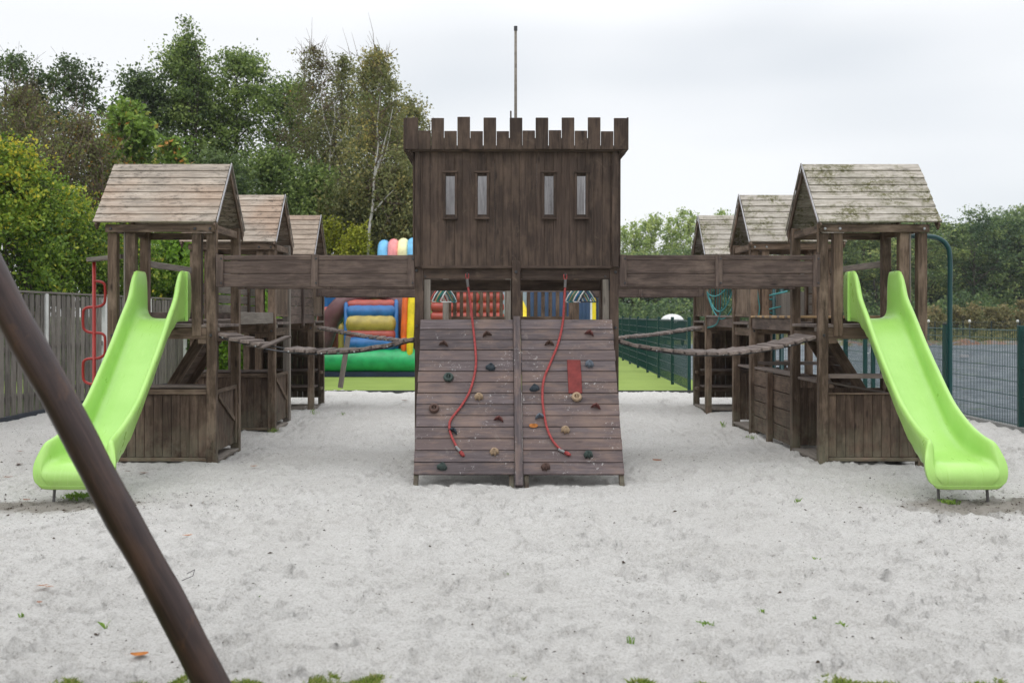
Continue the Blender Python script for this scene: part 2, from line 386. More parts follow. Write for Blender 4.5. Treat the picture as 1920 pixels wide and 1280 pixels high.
M['l_alder'] = leafmat('alder_leaves', [(.044, .074, .022), (.115, .168, .045), (.21, .28, .075), (.33, .39, .12)])
M['l_dark'] = leafmat('dark_leaves', [(.032, .052, .024), (.080, .118, .042), (.155, .21, .07)])
M['l_birch'] = leafmat('birch_leaves', [(.072, .082, .032), (.155, .170, .062), (.24, .24, .10), (.38, .31, .10)])
M['l_brown'] = leafmat('autumn_leaves', [(.085, .065, .035), (.15, .13, .07), (.17, .18, .06), (.15, .21, .05), (.42, .20, .04)])
M['l_maple'] = leafmat('maple_leaves', [(.08, .13, .025), (.15, .24, .04), (.25, .34, .07), (.50, .20, .05)])
M['l_hedge'] = leafmat('hedge_leaves', [(.030, .058, .010), (.078, .140, .018), (.14, .22, .028), (.24, .31, .038), (.50, .42, .04)])
M['l_bright'] = leafmat('bright_leaves', [(.05, .10, .012), (.13, .24, .02), (.24, .38, .04)])
M['l_gold'] = leafmat('golden_conifer_leaves', [(.12, .14, .015), (.28, .30, .03), (.46, .44, .05)])
M['l_red'] = leafmat('purple_leaves', [(.035, .02, .012), (.08, .04, .02), (.12, .07, .03)])
M['l_poplar'] = leafmat('poplar_leaves', [(.16, .23, .075), (.33, .41, .13), (.50, .54, .18)], .4)
M['l_far'] = leafmat('far_wood_leaves', [(.040, .075, .035), (.095, .150, .060), (.20, .26, .085), (.36, .38, .12)])
M['l_weed'] = leafmat('weed_leaves', [(.08, .14, .03), (.15, .26, .04), (.26, .36, .08)])
M['l_grass'] = leafmat('grass_blades', [(.06, .09, .02), (.15, .22, .035), (.25, .31, .06), (.34, .30, .14)])
M['l_scrub'] = leafmat('scrub_leaves', [(.08, .08, .03), (.16, .15, .06), (.26, .21, .10)])
M['leaf_orange'] = plain('fallen_leaf_orange', (.33, .125, .035), .8, .1, noise=.4, nscale=30)
M['leaf_brown'] = plain('fallen_leaf_brown', (.22, .085, .035), .7, .2, noise=.4, nscale=30)

# ------------------------------------------------------------------ numeric noise
_VG = {}
def vnoise(x, y, cell, seed):
    if seed not in _VG: _VG[seed] = np.random.default_rng(seed).random((256, 256)).astype(np.float32)
    g = _VG[seed]
    u = x / cell + 1000.37; v = y / cell + 1000.71
    i = np.floor(u).astype(int); j = np.floor(v).astype(int); fu = u - i; fv = v - j
    fu = fu * fu * (3 - 2 * fu); fv = fv * fv * (3 - 2 * fv); i %= 256; j %= 256; i2 = (i + 1) % 256; j2 = (j + 1) % 256
    return (g[i, j] * (1 - fu) * (1 - fv) + g[i2, j] * fu * (1 - fv) + g[i, j2] * (1 - fu) * fv + g[i2, j2] * fu * fv) - .5
def gauss(x, y, cx, cy, rx, ry): return np.exp(-(((x - cx) / rx) ** 2 + ((y - cy) / ry) ** 2))
def sand_h(x, y):
    x = np.asarray(x, dtype=float); y = np.asarray(y, dtype=float)
    h = .05 * vnoise(x, y, 1.7, 1) + .030 * vnoise(x, y, .6, 2)
    h = h + .09 * np.clip((-x - 5.6) / 1.3, 0, 1) - .03 * np.clip((x - 2) / 2, 0, 1)
    h = h - .075 * gauss(x, y, .22, 10.4, 1.5, .7) + .045 * gauss(x, y, 4.1, 8.95, .9, .6) - .0 * gauss(x, y, -3.6, 8.95, .7, .5)
    h = h - .03 * np.clip((5.2 - y), 0, 1)
    return h
def sand_fine(x, y):
    am = 1.7 * np.clip(.75 + 1.5 * vnoise(x, y, 1.3, 8), .35, 1.5)
    h = .030 * vnoise(x, y, .31, 3) + am * (.018 * vnoise(x, y, .15, 4) + .026 * vnoise(x + .3 * y, y, .074, 5)) + .017 * vnoise(x, y, .040, 6)
    return h
def gz(x, y): return float(sand_h(x, y))

# ------------------------------------------------------------------ the setting
def sheet(name, x0, x1, y0, y1, z, mat, nx=1, ny=1, hfun=None):
    xs = np.linspace(x0, x1, nx + 1); ys = np.linspace(y0, y1, ny + 1); X, Y = np.meshgrid(xs, ys, indexing='ij')
    Z = np.full_like(X, z) + (hfun(X, Y) if hfun else 0)
    V = np.stack([X, Y, Z], -1).reshape(-1, 3); i, j = np.meshgrid(np.arange(nx), np.arange(ny), indexing='ij')
    a = (i * (ny + 1) + j).ravel(); F = np.stack([a, a + ny + 1, a + ny + 2, a + 1], 1)
    return tag(link(name, mesh_np(name, V, F, mat, True)), kind='structure')
sheet('ground', -600, 600, -300, 900, -.30, M['scrub'])
sheet('lawn', -9, 9, -6, 4.6, -.10, M['lawn'])
sheet('turf', -12, 4.899, 22.02, 46, -.03, M['turf'])
sheet('gravel_lot', 7.415, 75, 3, 58, -.02, M['gravel'], 150, 150, lambda x, y: .12 * vnoise(x, y, 3, 31) * np.clip((y - 20) / 10, 0, 1) + .05 * vnoise(x, y, .8, 32) * np.clip(x - 7.6, 0, 1))
sheet('gravel_strip', 4.9, 7.413, 22.3, 58, -.022, M['gravel'], 6, 60)
sheet('rough_field', -60, 120, 57.5, 180, -.02, M['scrub'], 60, 40, lambda x, y: .5 * vnoise(x, y, 8, 34) * np.clip((y - 60) / 20, 0, 1))
sheet('hedge_bed', -40, -7.05, 0, 60, -.04, M['lawn'])
def build_sand():
    xs = np.arange(-7.02, 7.41, .021); ys = [4.45]
    while ys[-1] < 22.0: ys.append(ys[-1] + .0052 * ys[-1])
    ys = np.array(ys); X, Y = np.meshgrid(xs, ys, indexing='ij')
    Z = sand_h(X, Y) + sand_fine(X, Y)
    rng = np.random.default_rng(5)
    for _ in range(7000):        # footprints and scuffs
        cx = rng.uniform(-6.8, 7.3); cy = 4.5 + 17 * rng.random() ** 1.5
        L = rng.uniform(.03, .12); Wd = L * rng.uniform(.3, .6); a = rng.uniform(0, math.pi); d = rng.uniform(.010, .034)
        i0 = max(0, int((cx - .35 + 7.02) / .021)); i1 = min(len(xs), i0 + 34)
        j0 = np.searchsorted(ys, cy - .35); j1 = np.searchsorted(ys, cy + .35)
        if j1 <= j0: continue
        dx = X[i0:i1, j0:j1] - cx; dy = Y[i0:i1, j0:j1] - cy
        u = dx * math.cos(a) + dy * math.sin(a); v = -dx * math.sin(a) + dy * math.cos(a)
        q = (u / L) ** 2 + (v / Wd) ** 2
        Z[i0:i1, j0:j1] += -d * np.exp(-q * q) + d * .55 * np.exp(-((np.sqrt(q) - 1.35) / .28) ** 2)
    Z = Z.astype(np.float32)
    V = np.stack([X, Y, Z], -1).reshape(-1, 3); nx, ny = len(xs) - 1, len(ys) - 1
    i, j = np.meshgrid(np.arange(nx), np.arange(ny), indexing='ij'); a = (i * (ny + 1) + j).ravel()
    F = np.stack([a, a + ny + 1, a + ny + 2, a + 1], 1)
    tag(link('sand', mesh_np('sand', V, F, M['sand'], True)), kind='structure')
build_sand()
o = tag(box('turf_edging', None, -7, 4.3, 21.93, 22.01, -.2, .035, M['kerb']), kind='structure')
o = tag(box('fence_kerb', None, 7.27, 7.37, 3, 22.2, -.2, .03, M['concrete']), kind='structure')

# ------------------------------------------------------------------ castle tower
YF = 11.43           # front face of the castle and of the front row of towers
SP, DW = 3.08, 1.14  # spacing between rows, depth of one tower
_bolt = None
def bolt(par, x, y, z, r=.016, mat='bolt'):
    """round bolt head facing the viewer side (-Y)"""
    global _bolt
    k = 'b' + mat
    if _bolt is None: _bolt = {}
    if k not in _bolt:
        bm = bmesh.new(); bmesh.ops.create_cone(bm, cap_ends=True, segments=8, radius1=1, radius2=.75, depth=.9)
        me = bpy.data.meshes.new('bolt_head'); bm.to_mesh(me); bm.free(); me.materials.append(M[mat]); _bolt[k] = me
    Mx = Matrix.Translation((x, y, z)) @ Matrix.Rotation(R(90), 4, 'X') @ Matrix.Scale(r, 4)
    return link('bolt', _bolt[k], par, Mx)

def build_castle():
    t = thing('castle_tower', 'dark brown wooden castle tower with battlements and four slit windows', 'play tower', (.22, YF, 0))
    C, P = M['castle'], 'plank'
    XL, XR = -.865, 1.32; YB = YF + 1.10
    zt, zb = 3.362, 2.10
    # posts
    for (x0, y0) in ((XL, YF), (XR - .095, YF), (XL, YB - .095), (XR - .095, YB - .095)):
        box('post', t, x0, x0 + .095, y0, y0 + .095, -.35, zt - .01, C)
    box('post', t, .18, .27, YB - .095, YB, -.35, zt - .01, C)
    box('center_post', t, .178, .268, YF - .045, YF + .05, 1.44, 2.17, C)
    # front wall boards, split round the slit windows
    slits = [(836.7, 851.7), (896.7, 911.4), (1022, 1037), (1083, 1097.5)]
    sl = [((a - VX) / 175.5 - .005, (b - VX) / 175.5 + .005) for a, b in slits]; sz0, sz1 = EYE + (590 - 402) / 175.5, EYE + (590 - 330) / 175.5
    edges = [XL + .002]
    for a, b in sl + [(XR - .002, None)]:
        x = edges[-1]; n = max(1, round((a - x) / .083)); edges += [x + (a - x) * (k + 1) / n for k in range(n)]
        if b: edges.append(b)
    for i in range(len(edges) - 1):
        a, b = edges[i], edges[i + 1]; g = .0
        dy = random.uniform(0, .007)
        y0, y1 = YF - .022 - dy, YF - .002 - dy
        if any(abs(a - s[0]) < 1e-4 for s in sl):
            box(P, t, a, b, y0, y1, zb, sz0, C, .001); box(P, t, a, b, y0, y1, sz1, zt, C, .001)
        else: box(P, t, a + g / 2, b - g / 2, y0, y1, zb + random.uniform(-.004, .004), zt, C, .0015)
    box('trim_board', t, XL + .005, XL + .06, YF - .048, YF - .030, zb, zt, C)
    box('trim_board', t, XR - .075, XR - .005, YF - .048, YF - .030, zb, zt, C)
    for a, b in sl:      # window surrounds
        w = .027; y0, y1 = YF - .052, YF - .031
        box('window_frame', t, a - w, a - .001, y0, y1, sz0 - .03, sz1 + .03, C)
        box('window_frame', t, b + .001, b + w, y0, y1, sz0 - .03, sz1 + .03, C)
        box('window_frame', t, a - w - .008, b + w + .008, y0 - .012, y1, sz1 + .03, sz1 + .052, C)
        box('window_frame', t, a - w - .008, b + w + .008, y0 - .012, y1, sz0 - .054, sz0 - .03, C)
    # back wall: pale weathered inner face, seen through the slits; side walls
    n = 8
    for k in range(n):
        a = XL + (XR - XL) * k / n; box('back_plank', t, a + .002, a + (XR - XL) / n - .002, YB + .002, YB + .022, zb, zt, M['pale'], .002)
    for xs in (XL - .022, XR + .002):
        n = 11
        for k in range(n):
            a = YF + 1.10 * k / n; box('side_plank', t, xs, xs + .020, a + .002, a + .098, zb, zt, C, .002)
    # lintels, jambs and sill of the opening
    for a, b in ((-.770, .176), (.270, 1.225)):
        box('lintel', t, a, b, YF + .012, YF + .05, 1.975, 2.10, C, .001)
        box('lintel_trim', t, a - .02, b + .02, YF - .034, YF + .008, 2.085, 2.112, C)
        box('header', t, a, b, YB - .07, YB - .02, 1.87, 2.00, C)
    for a in (-.768, 1.152): box('jamb', t, a, a + .07, YF + .02, YF + .06, 1.51, 1.973, M['greypost'])
    for k in range(2): box('side_beam', t, (XL, XR - .05)[k], (XL + .05, XR)[k], YF + .1, YB - .1, 1.36, 1.46, C)
    box('side_beam', t, XL + .1, XR - .1, YB - .06, YB - .01, 1.36, 1.46, C)
    for k in range(9):
        y = YF + .015 + k * .12; box('deck_plank', t, XL + .1, XR - .1, y, y + .112, 1.465, 1.497, M['walk'], .001)
    # battlements
    def merlons(a0, a1, fixed, axis, out):
        n = 17 if axis == 0 else 9; w = (a1 - a0) / n
        for k in range(n):
            tall = k % 2 == 0; z1 = 3.685 if tall else 3.545; a = a0 + k * w; z1 += random.uniform(-.006, .006)
            dy = random.uniform(-.002, .003)
            if axis == 0: box('battlement_board', t, a + .002, a + w - (.002 if tall else .004), fixed + dy, fixed + .02 + dy, 3.345, z1, C, .003)
            else: box('battlement_board', t, fixed + dy, fixed + .02 + dy, a + .002, a + w - .002, 3.345, z1, C, .003)
    X0, X1 = XL - .095, XR + .075
    merlons(X0, X1, YF - .10, 0, -1); merlons(X0, X1, YB + .09, 0, 1)
    merlons(YF - .075, YB + .085, X0 - .022, 1, -1); merlons(YF - .075, YB + .085, X1 + .003, 1, 1)
    box('rim_board', t, X0, X1, YF - .078, YF - .026, 3.33, 3.39, C); box('rim_board', t, X0, X1, YB + .025, YB + .085, 3.33, 3.39, C)
    for xx in (X0 + .002, X1 - .062): box('rim_board', t, xx, xx + .06, YF - .02, YB + .02, 3.33, 3.39, C)
    for xx in (X0 + .01, X1 - .055):
        beam('bracket', t, (xx + .022, YF - .08, 3.345), (xx + .022 + (.055 if xx < 0 else -.055), YF + .01, 3.25), .04, .04, C)
    box('batten', t, .155, .172, YF - .076, YF - .060, 3.40, 3.76, C)
    for (px, py) in ((781, 507), (781, 611), (1154, 510), (1154, 614)):
        p = at(px, py, YF); bolt(t, p.x, YF - .006, p.z)
    for py in (510, 612): p = at(967.5, py, YF); bolt(t, p.x, YF - .050, p.z, .018)
    for px in (797.5, 1135): p = at(px, 518, YF); bolt(t, p.x, YF + .012, p.z, .012)
    # door hooks beside the jambs
    for px in (792.5, 1142):
        p = at(px, 522, YF); tube_obj('hook', t, [(p.x, YF + .005, p.z), (p.x + .003, YF + .004, p.z - .13)], .006, M['bolt'], 6)
    return t
build_castle()
fp = thing('flagpole', 'thin bare flagpole rising behind the castle battlements', 'flagpole', (.237, YF + 1.15, 2.9))
tube_obj('pole', fp, [(.237, YF + 1.10, 2.85), (.237, YF + 1.10, 4.0), (.237, YF + 1.10, 4.93)], [.019, .018, .016], M['greypost'], 10)
tube_obj('cap', fp, [(.237, YF + 1.10, 4.925), (.237, YF + 1.10, 4.975)], .022, M['blackcap'], 10)
tube_obj('clamp', fp, [(.237, YF + 1.10, 3.60), (.237, YF + 1.10, 3.64)], .028, M['zinc'], 10)

# ------------------------------------------------------------------ climbing wall
WT = Vector((0, YF - .03, 1.535)); WB = Vector((0, 10.33, .04)); WD = (WB - WT); WL = WD.length; WD.normalize()
WN = Vector((0, WD.z, -WD.y)).normalized()      # outward normal
if WN.y > 0: WN = -WN
def on_wall(px, py, off=0.0):
    d = Vector(((px - VX) / FPX, 1, -(py - VY) / FPX)); o = Vector((0, 0, EYE)) - WN * off * 0
    p0 = WT + WN * off; t_ = (p0 - o).dot(WN) / d.dot(WN); return o + d * t_
def wall_basis(p, spin=0):
    x = Vector((1, 0, 0)); y = -WD; Mx = Matrix((x, y, WN)).transposed().to_4x4() @ Matrix.Rotation(spin, 4, 'Z'); 
    Mx = Matrix.Translation(p) @ Mx; return Mx
def hold_mesh(kind, mat):
    bm = bmesh.new()
    if kind == 'ring':
        n, m = 14, 6
        for i in range(n):
            a = 2 * math.pi * i / n
            for j in range(m):
                b = 2 * math.pi * j / m; rr = .040 + .019 * math.cos(b)
                bm.verts.new((rr * math.cos(a), rr * math.sin(a), .022 + .024 * math.sin(b)))
        bm.verts.ensure_lookup_table()
        for i in range(n):
            for j in range(m):
                bm.faces.new([bm.verts[q] for q in (i * m + j, i * m + (j + 1) % m, ((i + 1) % n) * m + (j + 1) % m, ((i + 1) % n) * m + j)])
        r = bmesh.ops.create_cone(bm, cap_ends=True, segments=10, radius1=.04, radius2=.034, depth=.02)
        bmesh.ops.translate(bm, vec=(0, 0, .01), verts=r['verts'])
        r = bmesh.ops.create_cube(bm, size=1); bmesh.ops.scale(bm, vec=(.014, .07, .03), verts=r['verts']); bmesh.ops.translate(bm, vec=(0, .01, .02), verts=r['verts'])
    else:
        prof = {'wedge': [(-.055, -.012), (-.02, .0), (0, .008), (.02, .0), (.055, -.012), (.04, .02), (.014, .040), (-.014, .040), (-.04, .018)],
                'jug': [(-.05, -.03), (0, -.045), (.05, -.03), (.055, .0), (.03, .03), (.005, .045), (-.03, .02), (-.058, .0)],
                'blob': [(-.04, -.035), (-.012, -.02), (0, -.05), (.02, -.02), (.042, -.03), (.048, .015), (.02, .042), (-.02, .044), (-.05, .015)]}[kind]
        n = len(prof); lv = [(1, 0), (1.0, .014), (.86, .034), (.45, .052)]
        for s, z in lv:
            for x, y in prof: bm.verts.new((x * s, y * s + (.006 if s < .6 else 0), z * (1.05 if y > 0 else .85)))
        c = bm.verts.new((0, .006, .050)); bm.verts.ensure_lookup_table()
        for k in range(len(lv) - 1):
            for i in range(n):
                j = (i + 1) % n; bm.faces.new([bm.verts[q] for q in (k * n + i, k * n + j, (k + 1) * n + j, (k + 1) * n + i)])
        for i in range(n): bm.faces.new([bm.verts[(len(lv) - 1) * n + i], bm.verts[(len(lv) - 1) * n + (i + 1) % n], c])
        r = bmesh.ops.create_cone(bm, cap_ends=True, segments=8, radius1=.009, radius2=.009, depth=.012)
        bmesh.ops.translate(bm, vec=(0, .014, .056), verts=r['verts'])
    bmesh.ops.recalc_face_normals(bm, faces=bm.faces)
    me = bpy.data.meshes.new('hold_' + kind); bm.to_mesh(me); bm.free(); me.materials.append(mat)
    for p in me.polygons: p.use_smooth = True
    return me
def build_climb():
    t = thing('climbing_wall', 'sloping climbing wall of horizontal planks with coloured holds below the castle', 'climbing wall', (.22, 10.9, 0))
    n = 14; mt = M['climb']; h = WL / n
    for (a, b) in ((-.795, .187), (.268, 1.247)):
        for k in range(n):
            c = WT + WD * (h * (k + .5)); c = c + WN * random.uniform(-.0022, .0022)
            da = random.uniform(-.005, .005)
            L = b - a + da; Mx = Matrix((Vector((1, 0, 0)), -WD, WN)).transposed().to_4x4(); Mx.translation = (((a + b) / 2 + da * (1 if b > 1 else -1) * .5), c.y, c.z)
            Mx = Mx @ Euler((random.uniform(-.006, .006), 0, random.uniform(-.0012, .0012))).to_matrix().to_4x4()
            link('plank', box_mesh(L, h - .0065, .026, mt, .004), t, Mx)
    # centre rail, side rails and feet under the planks
    e = WN * .018
    beam('center_rail', t, Vector((.227, 0, 0)) + WT + e - WD * .02, Vector((.227, 0, 0)) + WT + WD * (WL + .13) + e, .076, .055, M['climb'], WN)
    for x in (-.772, .155, .300, 1.224):
        beam('support_rail', t, Vector((x, 0, 0)) + WT - WN * .055, Vector((x, 0, 0)) + WT + WD * (WL + .16) - WN * .055, .045, .075, M['castle'], WN)
    holds = [(913, 629, 'wedge', 'h_brown', 'brown'), (832, 647, 'wedge', 'h_brown', 'brown'), (920, 689, 'jug', 'h_dark', 'dark grey'), (841, 709, 'ring', 'h_green', 'green'), (898, 745, 'blob', 'h_tan', 'tan'),
             (814, 767, 'ring', 'h_brown', 'brown'), (935, 788, 'wedge', 'h_red', 'red'), (849, 810, 'wedge', 'h_dark', 'dark'), (927, 848, 'blob', 'h_tan', 'tan'), (829, 875, 'jug', 'h_green', 'green'),
             (1105, 627, 'wedge', 'h_red', 'red'), (1030, 646, 'wedge', 'h_brown', 'brown'), (1105, 684, 'blob', 'h_grey', 'grey'), (1002, 728, 'jug', 'h_dark', 'dark grey'), (1081, 746, 'ring', 'h_tan', 'tan'),
             (1117, 764, 'wedge', 'h_red', 'red'), (1012, 783, 'wedge', 'h_grey', 'blue grey'), (1060, 807, 'blob', 'h_tan', 'tan'), (1103, 853, 'blob', 'h_green', 'green'), (1023, 876, 'blob', 'h_brown', 'brown')]
    cache = {}
    for i, (px, py, k, m, cn) in enumerate(holds):
        if (k, m) not in cache: cache[(k, m)] = hold_mesh(k, M[m])
        sp = {11: -.0, 7: -.5, 10: -.35, 6: -.25, 15: -.25}.get(i, random.uniform(-.3, .3)) if k != 'ring' else 0
        o = link('climbing_hold', cache[(k, m)], t, wall_basis(on_wall(px, py, .013), sp) @ Matrix.Diagonal((.92, .92, 1.05, 1)))
        o['label'] = {'ring': cn + ' ring shaped hold', 'wedge': cn + ' wedge shaped hold', 'jug': cn + ' scooped hold', 'blob': cn + ' lumpy hold'}[k]
    a = on_wall(1063, 673, .02); b = on_wall(1092, 739, .02); c = (a + b) / 2
    pl = link('painted_plate', box_mesh((b - a).length * .90, abs(b.x - a.x), .016, M['redplate'], .004), t, wall_basis(c) @ Matrix.Rotation(R(90), 4, 'Z')); pl['label'] = 'dull red rectangular plate'
    return t
build_climb()

def climbing_rope(pts_wall, top, label):
    t = thing('climbing_rope', label, 'rope', (top.x, top.y, top.z), 'red ropes hanging down the climbing wall')
    P = [top + Vector((0, 0, -.045))] + pts_wall; S = smooth_pts(P, 7)
    tube_obj('rope', t, S, .0125, M['redrope'], 8)
    S0 = S[0]; d = (S[1] - S[0]).normalized(); tube_obj('ferrule', t, [S0 - d * .01, S0 + d * .075], .0145, M['zinc'], 8)
    e = S[-1]; d = (S[-1] - S[-4]).normalized(); tube_obj('ferrule', t, [e - d * .10, e - d * .03], .0145, M['zinc'], 8)
    tube_obj('rope_end', t, [e - d * .03, e, e + d * .035], [.017, .021, .012], M['redrope'], 8)
    for s in (-1, 1): tube_obj('fork', t, [top + Vector((0, 0, -.045)), top + Vector((s * .016, 0, -.015)), top + Vector((s * .015, 0, .022))], .006, M['redrope'], 6)
    bolt(t, top.x, top.y - .004, top.z + .02, .014)
w = lambda px, py: on_wall(px, py, .030)
climbing_rope([at(882, 570, YF - .06), w(887, 612), w(891, 650), w(892.5, 680), w(889, 705), w(880, 735), w(864, 762), w(846, 785), w(842.5, 800), w(847, 818), w(857, 838), w(866, 850)],
              at(876, 517, YF - .035), 'red climbing rope on the left half of the wall, kinked sharply near its lower end')
climbing_rope([at(1058, 565, YF - .06), w(1055, 606), w(1046, 645), w(1032, 680), w(1020, 710), w(1017, 740), w(1020, 775), w(1027, 806), w(1038, 828), w(1052, 843), w(1064, 850)],
              at(1060, 518, YF - .035), 'red climbing rope on the right half of the wall, bowed in one long curve')

# ------------------------------------------------------------------ side towers
XI = {-1: -3.0, 1: 3.47}
def build_tower(side, row):
    s = side; Xi = XI[s]; y = YF + SP * row; T, PN = M['tower'], M['panel']
    X = lambda u: Xi + s * u
    lab = {(-1, 0): 'front left playground tower with tan and grey plank roof behind the slide', (-1, 1): 'second tower of the left row, pale roof, directly behind the front left tower',
           (-1, 2): 'rearmost tower of the left row with shelves below its deck', (1, 0): 'front right playground tower with mossy grey plank roof behind the slide',
           (1, 1): 'second tower of the right row with yellow moss on its roof', (1, 2): 'rearmost tower of the right row beside the green fence'}[(s, row)]
    t = thing('roofed_tower', lab, 'play tower', (X(.57), y + .57, 0), 'roofed wooden towers of the playground')
    def bx(name, u0, u1, y0, y1, z0, z1, m=T, jit=0, bev=.004): return box(name, t, X(u0), X(u1), y + y0, y + y1, z0, z1, m, jit, bev)
    # corner posts and slide posts
    for u in (0, 1.06):
        for v in (.0, 1.04):
            bx('post', u, u + .098, v, v + .098, -.35, 2.47 if v == 0 else 2.60, M['greypost'] if (row == 1 and v > 1 and u == 0 and s < 0) else T)
    bx('slide_post', .155, .255, .0, .095, 1.36, 2.47); bx('slide_post', .862, .965, .0, .095, 1.30 if row < 2 else -.3, 2.47)
    if row == 0:
        bx('slide_post', .97, .99, .01, .09, 1.36, 2.47, M['greypost'])
    # eave beams front and back, tie beams
    bx('eave_beam', -.01, 1.17, -.036, -.002, 2.472, 2.556); bx('eave_beam', -.01, 1.17, 1.14, 1.174, 2.472, 2.556)
    for u in (.02, 1.08): bx('tie_beam', u, u + .05, .1, 1.038, 2.48, 2.56)
    for u in ((.03,) if s < 0 else (.03,)):
        pass
    # roof: planks on both slopes
    ry, rz, ey, ez = .57, 3.275, -.055, 2.572; hw = ry - ey; L = math.hypot(hw, rz - ez); n = 8
    rm = {(-1, 0): M['roof'], (-1, 1): M['roof'], (-1, 2): M['roof_tan'], (1, 0): M['roof_moss'], (1, 1): M['roof_moss'], (1, 2): M['roof_moss']}[(s, row)]
    u0, u1 = -.02, 1.285
    for side2 in (-1, 1):
        dy, dz = side2 * hw / L, -(rz - ez) / L; nrm = Vector((0, -dz * side2 * 1.0, side2 * dy)).normalized()
        nrm = Vector((0, side2 * (rz - ez) / L, hw / L))
        for k in range(n):
            d0 = L * k / n; d1 = L * (k + 1) / n + .012; dm = (d0 + d1) / 2
            c = Vector(((X(u0) + X(u1)) / 2 + random.uniform(-.004, .004), y + ry + dy * dm, rz + dz * dm)) + nrm * .012
            xa = Vector((1, 0, 0)); ya = Vector((0, dy, dz)); ya = ya if side2 < 0 else ya
            za = xa.cross(ya)
            if za.z < 0: ya = -ya; za = xa.cross(ya)
            Mx = Matrix((xa, ya, za)).transposed().to_4x4(); Mx.translation = c
            tiltsgn = 1 if ya.z > 0 else -1
            Mx = Mx @ Euler((tiltsgn * -.085 * -1 if False else 0, 0, random.uniform(-.0012, .0012))).to_matrix().to_4x4()
            # slight lap: lower edge of every board sits proud of the board below
            Mx = Mx @ Matrix.Rotation(.10 * side2, 4, 'X')
            link('roof_plank', box_mesh(abs(u1 - u0), L / n + .002, .020, rm, .003), t, Mx)
    # barge boards and edge strips
    for u in (u0 + .012, u1 - .03):
        for side2 in (-1, 1):
            p0 = Vector((X(u), y + ry + side2 * .008, rz - .055)); p1 = Vector((X(u), y + ry + side2 * (hw + .012), ez - .052))
            beam('barge_board', t, p0, p1, .022, .078, T, (0, 0, 1))
    # inner end only: thin pale capping strip on the roof edge, toward the castle
    for side2 in (-1, 1):
        p0 = Vector((X(u0 - .012), y + ry, rz + .012)); p1 = Vector((X(u0 - .012), y + ry + side2 * (hw + .01), ez + .006))
        beam('edge_strip', t, p0, p1, .010, .026, M['pale'] if side2 < 0 else M['greypost'], (0, 0, 1), .002)  # front slope pale: sheen of the strip put into its colour
    for v in (.0, 1.13):
        bx('drip_board', -.035, -.018, v - .045, v - .02 if v > 1 else v - .028, 2.25 if v < 1 else 2.42, 2.56, T)
    # deck and its beams
    bx('floor_beam', .1, 1.06, .015, .06, 1.33, 1.45); bx('floor_beam', .1, 1.06, 1.08, 1.12, 1.33, 1.45)
    bx('floor_beam', .02, .065, .1, 1.04, 1.30, 1.41); bx('floor_beam', 1.09, 1.135, .1, 1.04, 1.33, 1.45)
    bx('block', .0, .09, .105, .19, 1.41, 1.455, M['greypost']); bx('block', .1, .19, .0, .07, 1.28, 1.33)
    for k in range(9):
        bx('deck_plank', -.012 if k not in (0, 8) else .1, 1.15 if k not in (0, 8) else 1.05, .012 + k * .125, .012 + k * .125 + .117, 1.455, 1.487, M['walk'], .001)
    for (u, z) in ((.05, 1.37), (.05, 2.51), (1.11, 1.37), (1.11, 2.51), (.21, 2.51)): bolt(t, X(u), y - (.004 if z < 2 else .040), z, .017, 'zinc' if (z > 2 and s > 0) else 'bolt')
    # play house below the deck
    def vboards(ua, ub, v, z0, z1, m=PN, n=None, along='x', name='panel_plank'):
        n = n or max(1, round(abs(ub - ua) / .093)); w = (ub - ua) / n
        for k in range(n):
            a = ua + k * w
            if along == 'x': bx(name, a + .001, a + w - .002, v, v + .02, z0, z1, m, .001)
            else: bx(name, v, v + .02, a + .001, a + w - .002, z0, z1, m, .001)
    if row < 2:
        vboards(.1, 1.06, .03, .06, .735)
        bx('panel_rail', .1, 1.06, .004, .052, .02, .058); bx('panel_rail', .1, 1.06, .004, .052, .737, .79 if s < 0 else .75)
        vboards(.1, 1.06, 1.07, .06, .735)      # back panel
        vboards(.1, 1.04, 1.10, .06, .735, along='y')  # outer side panel
        bx('counter_board', .1, 1.04, .055, .30, .80 if s < 0 else .905, .828 if s < 0 else .945, M['walk'])
        if s < 0: bx('counter_rail', .1, 1.06, .31, .34, .745, .80)
        else: beam('shelf_strut', t, (X(.12), y + .20, .86), (X(1.0), y + .35, .70), .05, .025, M['walk'])
        if s < 0:
            vboards(.1, 1.04, .045, .10, .735, n=8, along='y')
            bx('door_frame', .02, .043, .1, 1.04, .735, .775); bx('door_frame', .02, .043, .1, .15, .1, .733); bx('door_frame', .02, .043, .98, 1.04, .1, .733)
            beam('brace', t, (X(.03), y + .25, .70), (X(.03), y + .95, .38), .018, .05, T)
        else:
            bx('counter_board', .06, .24, .345, 1.03, .84, .87, M['walk'])
        for k in range(3): bx('floor_board', -.005 + k * .36, .35 + k * .36, .11, 1.03, .005, .035, M['greypost'], .002)
        bx('floor_skid', .02, .06, .11, 1.03, -.06, .004, T)
    else:
        vboards(.02, 1.12, 1.135, .14, 1.32)
        vboards(.1, 1.04, 1.12, .14, 1.32, along='y')
        for z, d in ((.62, .30), (.34, .34), (.93, .02)):
            bx('shelf', .1, 1.06, 1.12 - d, 1.12, z, z + .03, M['walk'])
            bx('shelf_rail', .1, 1.06, 1.085, 1.125, z - .09, z - .002)
            bx('shelf_bracket', .01, .05, 1.04 - d * .6, 1.04, z - .05, z, T)
        for k in range(5): bx('floor_board', .0 + k * .22, .212 + k * .22, .11, 1.03, .005, .035, M['greypost'], .002)
        bx('floor_skid', .02, .06, .11, 1.03, -.06, .004, T)
